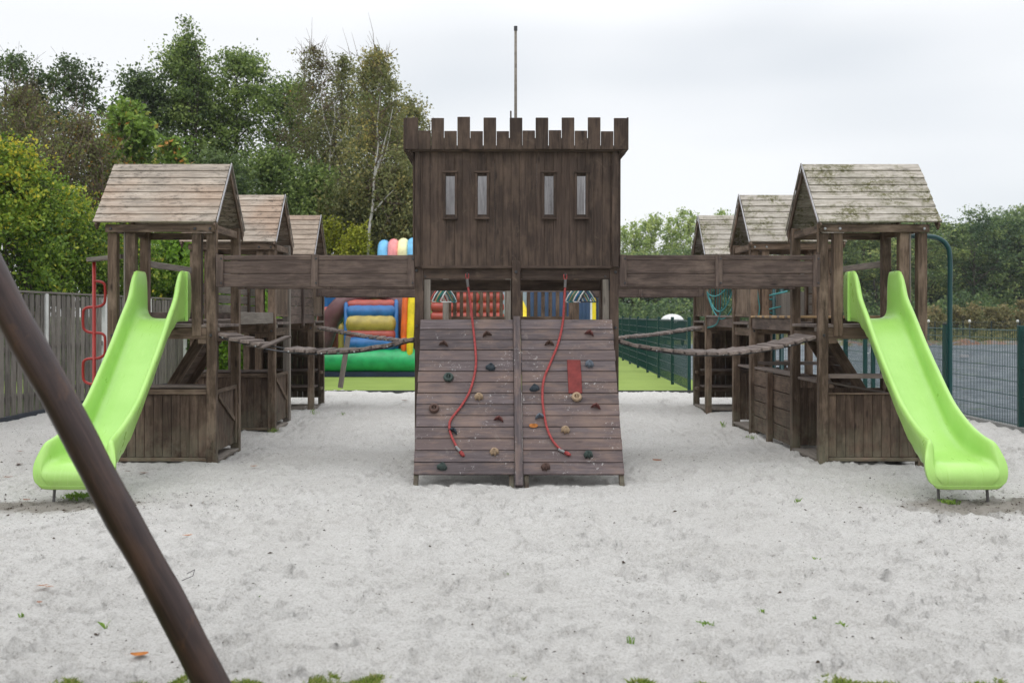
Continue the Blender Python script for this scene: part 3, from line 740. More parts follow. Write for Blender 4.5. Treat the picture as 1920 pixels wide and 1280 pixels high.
    # rail panel above the deck on the inner side, second and third rows
    if row >= 1:
        vboards(.1, 1.04, .03, 1.60, 2.24, along='y', m=T, n=9, name='rail_plank')
        bx('rail_plank', .02, .055, .1, 1.04, 1.565, 1.60)
    if row == 1 or row == 2:
        for k in range(3): bx('rail_slat', 1.09, 1.112, .1, 1.04, 1.60 + k * .15, 1.73 + k * .15, M['greypost'])
    return t
TW = {}
for s in (-1, 1):
    for r in range(3): TW[(s, r)] = build_tower(s, r)

# walkways between the towers of a row
def build_walkway(side, row):
    s = side; Xi = XI[s]; X = lambda u: Xi + s * u; ya = YF + SP * row + DW; yb = YF + SP * (row + 1)
    lab = {(-1, 0): 'walkway between the first and second left towers', (-1, 1): 'walkway between the second and third left towers, with a tall plank side',
           (1, 0): 'walkway with tan plank ends between the first and second right towers', (1, 1): 'walkway between the second and third right towers with a teal rope net'}[(s, row)]
    t = thing('walkway', lab, 'walkway', (X(.57), (ya + yb) / 2, 0), 'raised walkways joining the towers of each row')
    T = M['rail']
    zt = 1.62 if s < 0 else 1.545
    bxx = lambda name, u0, u1, y0, y1, z0, z1, m=T, j=0: box(name, t, X(u0), X(u1), y0, y1, z0, z1, m, j)
    bxx('side_beam', .02, .065, ya + .002, yb - .002, zt - .145, zt, M['greypost'] if s < 0 else T)
    bxx('side_beam', 1.09, 1.135, ya + .002, yb - .002, zt - .145, zt)
    n = 16; w = (yb - ya) / n
    for k in range(n):
        z = 1.50 if s < 0 else 1.55
        bxx('walk_plank', .0 if s > 0 else .07, 1.085 if s < 0 else 1.14, ya + k * w + .008, ya + (k + 1) * w - .008, z, z + .03, M['tan'] if (s > 0 and k % 3 != 1 and row == 0) else M['walk'], .002)
    # outer top rail and slats
    bxx('top_rail', 1.08, 1.115, ya, yb, 2.15, 2.225, M['greypost'])
    if row == 0:
        if s > 0:    # low plank fence between the two play houses
            for k in range(4):
                bxx('fence_plank', .045, .065, ya + .02, yb - .02, .03 + k * .205, .03 + k * .205 + .19, M['panel'], .001)
            bxx('fence_post', -.03, .04, (ya + yb) / 2 - .05, (ya + yb) / 2 + .03, -.2, .86, M['panel'])
            bxx('ledge', .045, .23, ya + .01, yb - .02, .855, .885, M['walk'])
    else:
        if s < 0:
            h = .13
            for k in range(5): bxx('side_plank', .0, .018, ya + .002, yb - .002, 1.455 + k * (h + .005), 1.455 + k * (h + .005) + h, T, .001)
            bxx('batten', -.035, -.002, (ya + yb) / 2 - .12, (ya + yb) / 2 - .04, 1.42, 2.16, T)
            for k in range(3): bxx('side_slat', 1.09, 1.11, ya, yb, 1.62 + k * .145, 1.74 + k * .145, M['greypost'], .001)
        else:
            for k in range(16): bxx('side_plank', 1.09, 1.11, ya + k * w + .003, ya + (k + 1) * w - .003, 1.58, 1.93, M['greypost'], .001)
        for yy in (ya + .7,): bxx('support_post', 1.03, 1.10, yy, yy + .08, .0, zt - .15, T)
    return t
for s in (-1, 1):
    for r in range(2): build_walkway(s, r)

# climbing ramps behind the front towers
def ramp(s):
    X = lambda u: XI[s] + s * u; y0 = YF + DW + .04
    t = thing('climbing_ramp', ('left' if s < 0 else 'right') + ' climbing ramp slanting down under the walkway behind the front tower', 'ramp', (X(.9), y0 + .4, 0), 'climbing ramps behind the front towers')
    a = Vector((X(.42), y0, 1.40)); b = Vector((X(1.32), y0, -.05)); d = (b - a).normalized(); up = Vector((0, 1, 0)).cross(d)
    if up.z < 0: up = -up
    for yy in (0, .78): beam('side_rail', t, a + Vector((0, yy, 0)), b + Vector((0, yy, 0)), .05, .12, M['tower'], up)
    n = 13
    for k in range(n):
        c = a + (b - a) * ((k + .5) / n) + up * .035
        beam('rung_plank', t, c + Vector((0, .03, 0)), c + Vector((0, .75, 0)), (b - a).length / n - .012, .02, M['panel'], up)
ramp(-1); ramp(1)

# ------------------------------------------------------------------ suspension bridges
def bridge(xa, xb, y0, zprof, label, broken=()):
    wd = .78; L = xb - xa; t = thing('suspension_bridge', label, 'bridge', ((xa + xb) / 2, y0 + wd / 2, 0), 'sagging plank bridges between castle and towers')
    xs = [p[0] for p in zprof]; zs = [p[1] for p in zprof]
    co = np.polyfit(xs, zs, 2); f = lambda x: float(np.polyval(co, x))
    n = int(L / .118)
    for k in range(n):
        x = xa + (k + .5) * L / n; z = f(x); sl = (f(x + .05) - f(x - .05)) / .1
        if k in broken: continue
        Mx = Matrix.Translation((x, y0 + wd / 2 + random.uniform(-.012, .012), z + random.uniform(-.004, .004))) @ Matrix.Rotation(-math.atan(sl), 4, 'Y') @ Euler((random.uniform(-.015, .015), random.uniform(-.13, .13) - .05, random.uniform(-.02, .02))).to_matrix().to_4x4() @ AX[1]
        link('bridge_plank', box_mesh(wd, .100, .036, M['walk'], .006), t, Mx)
    for yy in (y0 + .08, y0 + wd - .08):
        P = [(xa + L * k / 14, yy, f(xa + L * k / 14) - .026) for k in range(15)]; tube_obj('cable', t, P, .009, M['bolt'], 6)
    for k in range(0, n, 1):
        x = xa + (k + .5) * L / n
        if k % 3 == 0: bolt(t, x, y0 - .001, f(x) - .012, .010, 'zinc')
    # plank parapets on both sides
    for yy, fr in ((y0 - .055, 1), (y0 + wd + .12, 0)):
        for z0, z1, dy in ((1.888, 2.022, 0), (2.031, 2.166, .004), (2.175, 2.228, -.003)):
            box('rail_plank', t, xa + .03, xb - .02, yy + dy, yy + dy + .024, z0, z1, M['rail'], .001, .006)
        for xx in (xa + .01, (xa + xb) / 2 - .04, xb - .07):
            box('batten', t, xx, xx + .075, yy - .024, yy - .002, 1.886, 2.232, M['rail'])
            if fr:
                for zz in (1.93, 2.19): bolt(t, xx + .055, yy - .026, zz, .013)
    return t, f
zz = lambda py, Y: EYE - (py - VY) * Y / FPX
bl, fl = bridge(-3.0, -.87, YF + .06, [(-3.0, zz(627, YF + .06)), (-2.0, zz(658, YF + .06)), (-1.75, zz(661, YF + .06)), (-.87, zz(634, YF + .06))], 'near left sagging plank bridge with a snapped plank sticking up', broken=(4, 5))
beam('broken_plank', bl, at(487, 652, YF + .10), at(541, 630.5, YF + .62), .09, .022, M['walk'])
beam('broken_plank', bl, at(468, 648, YF + .10), at(512, 643, YF + .8), .09, .022, M['walk'])
bridge(1.32, 3.47, YF + .06, [(1.32, zz(638, YF + .06)), (2.1, zz(662, YF + .06)), (2.4, zz(662, YF + .06)), (3.47, zz(631, YF + .06))], 'near right sagging plank bridge between the castle and the front right tower')
Y3 = YF + 2 * SP + .15
b3, f3 = bridge(-2.98, -.9, Y3, [(-2.98, zz(613, Y3)), (-1.8, zz(636, Y3)), (-.9, zz(640, Y3))], 'far left sagging plank bridge seen under the near one')
bridge(1.38, 3.45, Y3, [(1.38, zz(637, Y3)), (2.0, zz(634, Y3)), (3.45, zz(614, Y3))], 'far right sagging plank bridge in front of the green fence')
hs = beam('hanging_plank', None, at(653, 630, Y3 - .03), at(638, 727, Y3 - .03), .085, .022, M['greypost'], (0, 1, 0))
tag(hs, 'loose snapped plank hanging down from the far left bridge', 'plank')

# ------------------------------------------------------------------ rear platform with balustrade, coat hangers
def rear_platform():
    y0 = YF + 2 * SP + .08; t = thing('rear_platform', 'rear wooden platform with slatted balustrade seen through the castle opening', 'play platform', (.25, y0 + .5, 0))
    pst = [(-.875, 'greypost'), (.165, 'pale'), (1.29, 'tan')]
    for x, m in pst:
        for yy in (y0, y0 + 1.04): box('post', t, x, x + .095, yy, yy + .09, -.35, 2.9, M['tower'] if yy > y0 + .5 or m == 'tan' else M['greypost'])
    for a, b in ((-.775, .163), (.262, 1.288)):
        box('top_rail', t, a, b, y0 + 1.05, y0 + 1.09, 1.99, 2.05, M['walk']); box('bottom_rail', t, a, b, y0 + 1.05, y0 + 1.09, 1.50, 1.56, M['tower'])
        n = 8
        for k in range(n):
            x = a + .03 + k * (b - a - .06) / (n - .45); box('baluster', t, x, x + .062, y0 + 1.06, y0 + 1.08, 1.561, 1.989, M['tower'])
        box('front_beam', t, a, b, y0 + .02, y0 + .07, 1.32, 1.44, M['tower']); box('roof_beam', t, a, b, y0 + .02, y0 + .07, 2.06, 2.26, M['castle'])
    for k in range(9): box('deck_plank', t, -.875, 1.385, y0 + .01 + k * .122, y0 + .122 + k * .122, 1.445, 1.475, M['walk'], .001)
    return y0
ry0 = rear_platform()
rod = thing('hanger_rod', 'thin metal rod under the castle roof carrying the coat hangers', 'rod', (.25, 15.2, 2.0))
HY = 14.6
tube_obj('bar', rod, [(-.95, HY, 2.005), (1.45, HY, 2.005)], .008, M['bolt'], 6)
for x in (-.95, 1.45): box('bracket_post', rod, x - .03, x + .03, HY + .03, HY + .08, -.3, 2.06, M['castle'])
def hanger(px, spin, mat, label):
    x = at(px, 0, HY).x
    o = thing('coat_hanger', label, 'coat hanger', (x, HY, 2.0), 'children\'s coat hangers on the rod')
    c, s = math.cos(spin), math.sin(spin); T3 = lambda a, z: (x + a * c, HY + a * s, z)
    hook = [T3(.0, 1.965), T3(.0, 1.985), T3(.016, 2.0), T3(.012, 2.018), T3(-.004, 2.022), T3(-.014, 2.012)]
    tube_obj('hook', o, hook, .004, M['zinc'], 5)
    tube_obj('frame', o, [T3(0, 1.965), T3(-.085, 1.86), T3(-.135, 1.775), T3(-.12, 1.765), T3(.12, 1.765), T3(.135, 1.775), T3(.085, 1.86)], .0085, mat, 6, True)
hm = {k: plain('hanger_' + k, c, .4, .4) for k, c in dict(teal=(.01, .16, .18), white=(.6, .6, .58), red=(.45, .06, .05), green=(.02, .20, .12), black=(.02, .02, .025), tan=(.4, .3, .18), blue=(.03, .12, .3)).items()}
seqL = [('red', 822), ('white', 825.5), ('teal', 829), ('tan', 832), ('green', 835), ('teal', 838), ('white', 841)]
seqR = [('white', 1077), ('teal', 1080), ('tan', 1084), ('green', 1087), ('white', 1090), ('blue', 1094), ('teal', 1097), ('white', 1100), ('black', 1104)]
for i, (c, px) in enumerate(seqL): hanger(px, .55 + .12 * math.sin(i * 2.3), hm[c], f'{c} coat hanger, left bunch, ' + ('left end' if i == 0 else 'right end' if i == len(seqL) - 1 else f'between a {seqL[i-1][0]} and a {seqL[i+1][0]} one'))
for i, (c, px) in enumerate(seqR): hanger(px, .35 + .15 * math.sin(i * 1.9), hm[c], f'{c} coat hanger, right bunch, ' + ('left end' if i == 0 else 'right end' if i == len(seqR) - 1 else f'between a {seqR[i-1][0]} and a {seqR[i+1][0]} one'))

# ------------------------------------------------------------------ slides
def slide(xt, xl, label):
    xc = xl
    XC = lambda y: xl + (xt - xl) * min(1, max(0, (y - 9.0) / 2.4))
    t = thing('slide', label, 'slide', (xc, 10.2, 0), 'lime green slides')
    # stations down the chute: bed (Y, z), rim (Y, z), half width of rim and of the underside
    ST = [(11.62, 1.55, 11.62, 2.06, .245, .25), (11.42, 1.55, 11.42, 2.062, .245, .25), (11.30, 1.545, 11.31, 2.05, .245, .24), (11.20, 1.52, 11.22, 1.96, .245, .22), (11.10, 1.47, 11.12, 1.79, .245, .20),
          (10.90, 1.33, 10.88, 1.585, .245, .19), (10.56, 1.04, 10.56, 1.305, .245, .185), (10.25, .79, 10.25, 1.065, .245, .18), (9.93, .55, 9.93, .83, .245, .18), (9.70, .44, 9.70, .71, .245, .19),
          (9.50, .372, 9.50, .628, .247, .205), (9.33, .348, 9.33, .575, .25, .235), (9.18, .342, 9.18, .54, .258, .275), (9.09, .336, 9.08, .515, .277, .305), (9.02, .315, 9.03, .44, .302, .318),
          (8.968, .268, 8.985, .345, .320, .322), (8.945, .21, 8.955, .25, .305, .305), (8.95, .152, 8.95, .165, .255, .258)]
    def cr(k, u):
        a = ST[max(k - 1, 0)]; b_ = ST[k]; c = ST[min(k + 1, len(ST) - 1)]; d = ST[min(k + 2, len(ST) - 1)]
        return [.5 * (2 * q + (r - p) * u + (2 * p - 5 * q + 4 * r - w_) * u * u + (3 * q - p - 3 * r + w_) * u ** 3) for p, q, r, w_ in zip(a, b_, c, d)]
    SS = [cr(k, u / 4) for k in range(len(ST) - 1) for u in range(4)] + [list(ST[-1])]
    nP = len(SS); V = []; F = []
    for i, (yb, zb, yt, zt, wt, wo) in enumerate(SS):
        und = .035 + (.045 if 12 < i < 44 else 0) + (.022 * max(0, math.sin(i * 1.57)) if 14 < i < 42 else 0); und *= 1
        hgt = zt - zb; wi = .20 if i < 44 else min(.20 + (i - 44) * .006, wt - .05)
        und = max(und, (zb - .035 - (.12 + max(0, yb - 9.02) * .55)) if yb < 9.75 else 0)
        def pt(x, f, dz=0.0): return (x, yb + (yt - yb) * f, zb + hgt * f + dz)
        half = [pt(0, 0, -und), pt(wo * .55, 0, -und), pt(wo * .92, 0, -und), pt(wo + .016, 0, -und * .6), pt(wo + (wt + .012 - wo) * .5 + .022, .5), pt(wt + .024, .82), pt(wt + .016, 1, -.014), pt(wt - .006, 1, .001), pt(wt - .026, 1, -.010),
                pt(wt - .040, .80), pt(wi + (wt - .045 - wi) * .45, .45), pt(wi + .004, .17), pt(wi - .025, .045), pt(wi - .07, .006), pt(.06, 0, .0)]
        ring = [(XC(y) + x, y, z) for x, y, z in half] + [(XC(y) - x, y, z) for x, y, z in reversed(half) if x != 0]
        V += ring; prof = len(ring)
    for i in range(nP - 1):
        for k in range(prof):
            k2 = (k + 1) % prof; F.append((i * prof + k, i * prof + k2, (i + 1) * prof + k2, (i + 1) * prof + k))
    bm = bmesh.new(); vs = [bm.verts.new(v) for v in V]
    for f in F: bm.faces.new([vs[q] for q in f])
    mi = lambda k: 0 if k == 0 else 29 - k
    for o_ in (0, (nP - 1) * prof):
        for k in range(7):
            if k < 6: q = [k, k + 1, 13 - k, 14 - k]; q2 = [mi(j) for j in q]
            else: q = [6, 7, 8]; q2 = [mi(j) for j in q]
            bm.faces.new([vs[o_ + j] for j in q]); bm.faces.new([vs[o_ + j] for j in q2])
        bm.faces.new([vs[o_], vs[o_ + 14], vs[o_ + 15]])
    bmesh.ops.recalc_face_normals(bm, faces=bm.faces); me = bpy.data.meshes.new('slide_chute'); bm.to_mesh(me); bm.free()
    for p in me.polygons: p.use_smooth = True
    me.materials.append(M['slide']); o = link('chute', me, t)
    md = o.modifiers.new('smooth', 'SUBSURF'); md.levels = 1; md.render_levels = 1
    # mounting flanges beside the ears at the top
    for s in (-1, 1):
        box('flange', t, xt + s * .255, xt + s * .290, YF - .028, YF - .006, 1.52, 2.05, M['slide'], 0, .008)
    for a in (-.20, .21): tube_obj('leg', t, [(xc + a * 1.0, 9.08, .24), (xc + a * 1.02, 9.05, -.02), (xc + a * 1.03, 9.04, -.25)], .013, M['legsteel'], 8)
    return t
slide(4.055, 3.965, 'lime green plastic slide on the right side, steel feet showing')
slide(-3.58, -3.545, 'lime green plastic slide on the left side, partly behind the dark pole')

# ------------------------------------------------------------------ red climbing pole, green poles
def red_pole():
    X0, Y0 = -4.56, 12.12; t = thing('climbing_pole', 'red serpent shaped climbing pole beside the front left tower', 'climbing pole', (X0, Y0, 0))
    tube_obj('pole', t, [(X0, Y0, -.3), (X0, Y0, 2.19)], .021, M['red'], 10)
    P = []; z = 1.97; side = 1
    for k in range(6):
        pts = [(0, 0), (.07, -.005), (.115, -.03), (.125, -.08), (.125, -.20), (.11, -.255), (.06, -.285), (0, -.292)]
        for a, b in pts[(0 if k == 0 else 1):]: P.append((X0 + side * a * 1.0, Y0 - .0, z + b))
        z -= .292; side = -side
    tube_obj('serpent_tube', t, smooth_pts(P, 3), .016, M['red'], 8)
    beam('arm', t, (-4.1, Y0 - .35, 2.235), (X0 - .06, Y0 + .02, 2.215), .09, .045, M['greypost'])
    return t
red_pole()
def fireman(X0, Xe, Y0, zt, label, lean=0):
    t = thing('sliding_pole', label, 'pole', (X0, Y0, 0), 'dark green sliding poles')
    r = .24; P = [(Xe, Y0, zt), (X0 - r * 1.15, Y0, zt), (X0 - r * .55, Y0, zt - r * .10), (X0 - r * .15, Y0, zt - r * .42), (X0, Y0, zt - r), (X0, Y0, zt - .7), (X0, Y0, .8), (X0, Y0, -.3)]
    tube_obj('pole', t, smooth_pts(P, 4), .028, M['teal'], 12)
    return t
fireman(5.12, 4.66, 12.02, 2.475, 'dark green bent sliding pole beside the front right tower')
fireman(4.92, 4.60, 18.3, 2.45, 'dark green bent sliding pole beyond the right row of towers')
# rope net parts: teal ropes hung between the second and third right towers
def net():
    X0 = XI[1] + .03; ya = YF + SP + DW; yb = YF + 2 * SP
    t = thing('rope_net', 'sagging teal rope net on the walkway between the rear right towers', 'rope net', (X0, (ya + yb) / 2, 1.6))
    for z0, z1, sg in ((1.97, 1.97, .33), (2.15, 1.95, .15), (1.72, 1.95, .30)):
        P = [(X0 - .01, ya + (yb - ya) * k / 10, z0 + (z1 - z0) * k / 10 - sg * 4 * (k / 10) * (1 - k / 10)) for k in range(11)]; tube_obj('rope', t, P, .011, M['ropeteal'], 6)
    for k in range(1, 10):
        y = ya + (yb - ya) * k / 10; zl = 1.97 - .33 * 4 * (k / 10) * (1 - k / 10)
        tube_obj('rope', t, [(X0 - .01, y, 2.2), (X0 - .01, y + .03, zl)], .008, M['ropeteal'], 5)
    y = (ya + yb) / 2
    tube_obj('rope', t, smooth_pts([(X0 - .02, y - .2, 1.70), (X0 - .03, y + .1, 1.45), (X0 - .03, yb - .15, 1.38)], 4), .011, M['ropeteal'], 6)
net()
def helix():
    X0, Y0 = 4.62, 18.05; X0 = at(1457, 0, 17.2).x; Y0 = 17.2
    t = thing('spiral_climber', 'pair of teal climbing poles with a coiled rope, behind the front right walkway', 'climbing frame', (X0, Y0, 0))
    for dx in (-.05, .06): tube_obj('pole', t, [(X0 + dx, Y0, -.3), (X0 + dx, Y0, 2.2)], .026, M['teal'], 8)
    P = [(X0 + .16 * math.cos(a), Y0 + .16 * math.sin(a), 1.55 + .07 * a / 2) for a in np.linspace(0, 12, 40)]; tube_obj('coil', t, P, .014, M['ropeteal'], 6)
    for dx in (-.35, .38): tube_obj('stay_rope', t, [(X0 + dx, Y0, 2.2), (X0 + dx * .8, Y0, 1.7), (X0 + dx * .95, Y0, 1.3)], .010, M['ropeteal'], 6)
helix()

# ------------------------------------------------------------------ swing frame in the foreground
def swing():
    t = thing('swing_frame', 'dark stained round timber leg of a swing frame crossing the near left corner', 'swing frame', (-1.9, 4.0, 0))
    a = at(409, 1300, 4.0); b = at(-28, 494, 4.0); d = (b - a).normalized()
    p0 = a - d * .75; p1 = b + d * 1.05
    def round_beam(name, a_, b_, r, seg=28):
        a_ = Vector(a_); b_ = Vector(b_); L = (b_ - a_).length; x = (b_ - a_).normalized(); y = Vector((0, 1, 0)) if abs(x.y) < .9 else Vector((0, 0, 1)); z = x.cross(y).normalized(); y = z.cross(x)
        Mx = Matrix((x, y, z)).transposed().to_4x4(); Mx.translation = a_; n = 34
        P = [(L * k / n, .002 * math.sin(k * .7), .0028 * math.sin(k * .9 + 1)) for k in range(n + 1)]
        return link(name, TB().tube(P, [r + .0016 * math.sin(k * 1.9) + .0008 * math.sin(k * 5.1) for k in range(n + 1)], seg).mesh(name, M['swing']), t, Mx)
    round_beam('leg', p0, p1, .0625)
    apex = p1; q = Vector((apex.x - abs(p0.x - apex.x), 4.0, -.4))
    round_beam('leg', q, apex, .0625, 20)
    round_beam('crossbeam', apex + Vector((0, .25, -.02)), apex + Vector((0, -4.2, -.02)), .065, 20)
swing()

# ------------------------------------------------------------------ fences
def board_fence():
    Xf = -6.94; t = thing('board_fence', 'grey weathered board fence with pale posts along the left side of the sand', 'fence', (Xf, 16, 0))
    y = 9.0; k = 0
    posts = [9.05, 11.5, 13.95, 16.42, 18.9, 21.35, 23.8]
    while y < 23.75:
        if all(abs(y + .075 - p) > .09 for p in posts):
            z1 = 1.90 + random.uniform(-.008, .008)
            box('board', t, Xf, Xf + .020, y, y + .140, .15, z1, M['fence'], .006)
        y += .196
    for zz_ in (.35, 1.05, 1.72): box('fence_rail', t, Xf - .055, Xf - .003, 9, 23.8, zz_, zz_ + .08, M['fence'])
    box('cap_rail', t, Xf - .07, Xf + .035, 9, 23.85, 1.915, 1.945, M['fence'])
    for p in posts: box('fence_post', t, Xf - .05, Xf + .045, p - .045, p + .045, -.3, 1.912, M['white_paint'])
    for i in range(len(posts) - 1): box('plinth_slab', t, Xf - .03, Xf + .035, posts[i] + .047, posts[i + 1] - .047, -.3, .145, M['slate'])
board_fence()
def mesh_fence(label, p0, p1, h, step, mat, name='mesh_fence', wire=.0028, vstep=.05, hs=.2, post=.03, z0=-.02, extra_z=.06, group=None, post_end=True):
    p0 = Vector((*p0, z0)); p1 = Vector((*p1, z0)); D = p1 - p0; L = D.length; d = D.normalized(); n = max(1, round(L / step)); step = L / n
    t = thing(name, label, 'fence', ((p0 + p1) / 2)[:], group)
    ang = math.atan2(d.y, d.x)
    side = Vector((-d.y, d.x, 0))
    for i in range(n + (1 if post_end else 0)):
        c = p0 + d * step * i; o = link('fence_post', box_mesh(h + extra_z + .3, post * 2, post * 1.4, mat, .004), t, Matrix.Translation(c + Vector((0, 0, (h + extra_z - .3) / 2))) @ Matrix.Rotation(ang, 4, 'Z') @ AX[2])
    V = []; F = []
    def bar(a, b, r):
        x = (b - a).normalized(); u = side * r if abs(x.z) > .5 else Vector((0, 0, r)); v = x.cross(u)
        k = len(V)
        for q in (a, b):
            for an in (0, 2.0944, 4.18879): V.append((q + u * math.cos(an) + v * math.sin(an))[:])
        for j in range(3): F.append((k + j, k + (j + 1) % 3, k + 3 + (j + 1) % 3, k + 3 + j))
    a0 = d * (post + .005); 
    m = int((step - .08) / vstep)
    for j in range(m + 1):
        q = a0 + d * ((step - 2 * post - .01) * j / m); bar(q + Vector((0, 0, .05)), q + Vector((0, 0, h)), wire)
    k = 0
    while .07 + k * hs < h:
        z = .07 + k * hs
        for sd in (-1, 1):
            o_ = side * (sd * wire * 2); bar(a0 + o_ + Vector((0, 0, z)), d * (step - post - .005) + o_ + Vector((0, 0, z)), wire * 1.35)
        k += 1
    o_ = Vector((0, 0, h - .01)); bar(a0 + o_, d * (step - post) + o_, wire * 2.2)
    me = mesh_np('wire_grid', V, F, mat)
    for i in range(n):
        o = link('wire_panel', me, t, Matrix.Translation(p0 + d * step * i)); o['kind'] = 'stuff'
    return t
G_ = M['mesh_green']
mesh_fence('dark green mesh fence along the right edge of the sand', (7.32, 7.4), (7.32, 22.3), 1.40, 2.483, G_, wire=.0042, post=.045)
mesh_fence('dark green mesh fence between the turf and the gravel lot', (4.04, 22.25), (4.75, 45.5), 1.50, 2.6, G_, wire=.0036, post=.035, post_end=False)
mesh_fence('dark green mesh fence closing the sand behind the right towers', (4.14, 22.25), (7.27, 22.25), 1.40, 1.6, G_, post_end=False)
mesh_fence('low dark mesh fence far across the gravel lot before the scrub', (10, 64), (46, 60), 1.18, 1.55, M['mesh_dark'], wire=.005, vstep=.12, hs=.3, post=.035, z0=0)
for i, (px, lab) in enumerate(((1741, 'white globe lamp on the far fence beside the right tower post'), (1818, 'white globe lamp on the far fence just right of the bent green pole'), (1908, 'white globe lamp on the far fence near the right picture edge'))):
    p = at(px, 602, 60.5); t = thing('globe_lamp', lab, 'lamp', p[:], 'white globe lamps on the far fence')
    bm = bmesh.new(); bmesh.ops.create_uvsphere(bm, u_segments=10, v_segments=8, radius=.075); bmesh.ops.scale(bm, vec=(1, 1, 1.15), verts=bm.verts)
    me = bpy.data.meshes.new('globe'); bm.to_mesh(me); bm.free(); me.materials.append(M['white_paint']); link('globe', me, t, Matrix.Translation(p))
    tube_obj('stem', t, [(p.x, p.y, -.1), (p.x, p.y, p.z - .12)], .03, M['mesh_dark'], 6)
# gate posts at the corner of the green fence
t = thing('gate_posts', 'pair of dark green gate posts behind the right slide', 'gate', (6.8, 19.4, 0))
for px in (1622, 1637): p = at(px, 600, 19.4); box('gate_post', t, p.x - .035, p.x + .035, 19.37, 19.43, -.3, 1.45, G_)
t = thing('fence_post_by_pole', 'dark green square post standing beside the bent green pole', 'post', (6.95, 17.0, 0)); t.name = 'gate_post'
p = at(1777, 608, 16.4); box('post', t, p.x - .04, p.x + .04, 16.37, 16.45, -.3, p.z, G_); box('hinge', t, p.x - .055, p.x + .055, 16.36, 16.46, p.z + .001, p.z + .02, M['blackcap'])

# ------------------------------------------------------------------ inflatables
def vtube(name, par, pts, r, mat, n=14, creases=0):
    P = smooth_pts(pts, 6); m = len(P); rad = []
    for i in range(m):
        e = min(i, m - 1 - i); k = min(1, math.sqrt(max(.02, 1 - (1 - min(e / 3.0, 1)) ** 2)))
        rad.append(r * k * (1 + (.035 * math.sin(i * 1.7) if creases else 0)))
    return tube_obj(name, par, P, rad, mat, n)
def inflatable_a():
    Y = 28.0; t = thing('inflatable_slide', 'bouncy inflatable slide with green base tube and rainbow stacked rolls', 'bouncy castle', (-3.2, Y + 1.5, 0))
    A = lambda px, py, dy=0: at(px, py, Y + dy)
    vtube('base_tube', t, [A(560, 676), A(680, 675), A(800, 677), A(940, 676)], .315, M['i_green'], 18, 1)
    box('skirt', t, -6.0, .2, Y - .22, Y + 3.5, -.03, .10, M['i_navy'])
    box('deck_cushion', t, -5.6, .1, Y + .35, Y + 3.3, .10, .62, M['i_green'], 0, .12)
    rows = [(565, 7, 'i_yellow', .9), (572, 9, 'i_red', .55), (586, 12, 'i_blue', .35), (608, 14, 'i_yellow', .15), (628, 10, 'i_red', .1), (645, 12, 'i_blue', 0)]
    for py, rp, m, dy in rows:
        r = rp * 1.18 / 71; a = A(648, py, dy); b = A(744, py, dy); c = (a + b) / 2
        vtube('roll', t, [a, a.lerp(b, .33), a.lerp(b, .66), b], r, M[m], 14, 1)
    for px in (649, 743): vtube('side_edge', t, [A(px, 662, .05), A(px, 620, .10), A(px, 585, .3), A(px, 562, .65), A(px, 556, 1.3)], .06, M['i_blue'], 10)
    vtube('arch', t, [A(596, 668, .7), A(606, 640, .7), A(620, 600, .7), A(645, 570, .7), A(690, 545, .9), A(735, 552, .9), A(750, 590, .7), A(754, 662, .7)], .27, M['i_maroon'], 16)
    vtube('pillar', t, [A(618, 668, 1.2), A(618, 620, 1.2), A(612, 575, 1.2)], .3, M['i_red'], 14); vtube('pillar', t, [A(641, 664, .5), A(641, 640, .5), A(641, 606, .5)], .10, M['i_yellow'], 10)
    vtube('pillar', t, [A(612, 600, 2.1), A(612, 560, 2.1), A(612, 530, 2.1)], .35, M['i_blue'], 12)
    vtube('pillar', t, [A(757, 664, -.1), A(759, 600, -.1), A(762, 540, 0)], .095, M['i_orange'], 12, 1); vtube('pillar', t, [A(768, 672, -.2), A(770, 600, -.15), A(773, 540, -.1)], .095, M['i_brightyellow'], 12, 1)
    vtube('pillar', t, [A(786, 668, .2), A(785, 600, .2), A(784, 545, .2)], .16, M['i_maroon'], 12, 1)
    cols = ['i_sky', 'i_pink', 'i_cream', 'i_sky', 'i_pink', 'i_cream', 'i_sky', 'i_pink']
    for k, c in enumerate(cols):
        x = at(718 + k * 18.3, 0, Y + 3); z = 3.62 + .08 * math.sin((k + .5) / 8 * math.pi)
        P = [Vector((x.x, Y + 3.9, .3)), Vector((x.x, Y + 3.9, 2.6)), Vector((x.x, Y + 3.75, z - .18)), Vector((x.x, Y + 3.4, z)), Vector((x.x, Y + 3.05, z - .18)), Vector((x.x, Y + 2.95, 2.7)), Vector((x.x, Y + 2.95, 2.3))]
        vtube('canopy_rib', t, P, .162, M[c], 14)
    for k in range(8):
        for j in range(3):
            a = at(808 + j * 46, 0, Y + 1.2).x; b = at(808 + j * 46 + 45, 0, Y + 1.2).x; z = .45 + k * .27
            vtube('wall_cushion', t, [(a, Y + 1.25, z), ((a * 2 + b) / 3, Y + 1.2, z), ((a + 2 * b) / 3, Y + 1.2, z), (b, Y + 1.25, z)], .155, M['i_red'], 12)
inflatable_a()
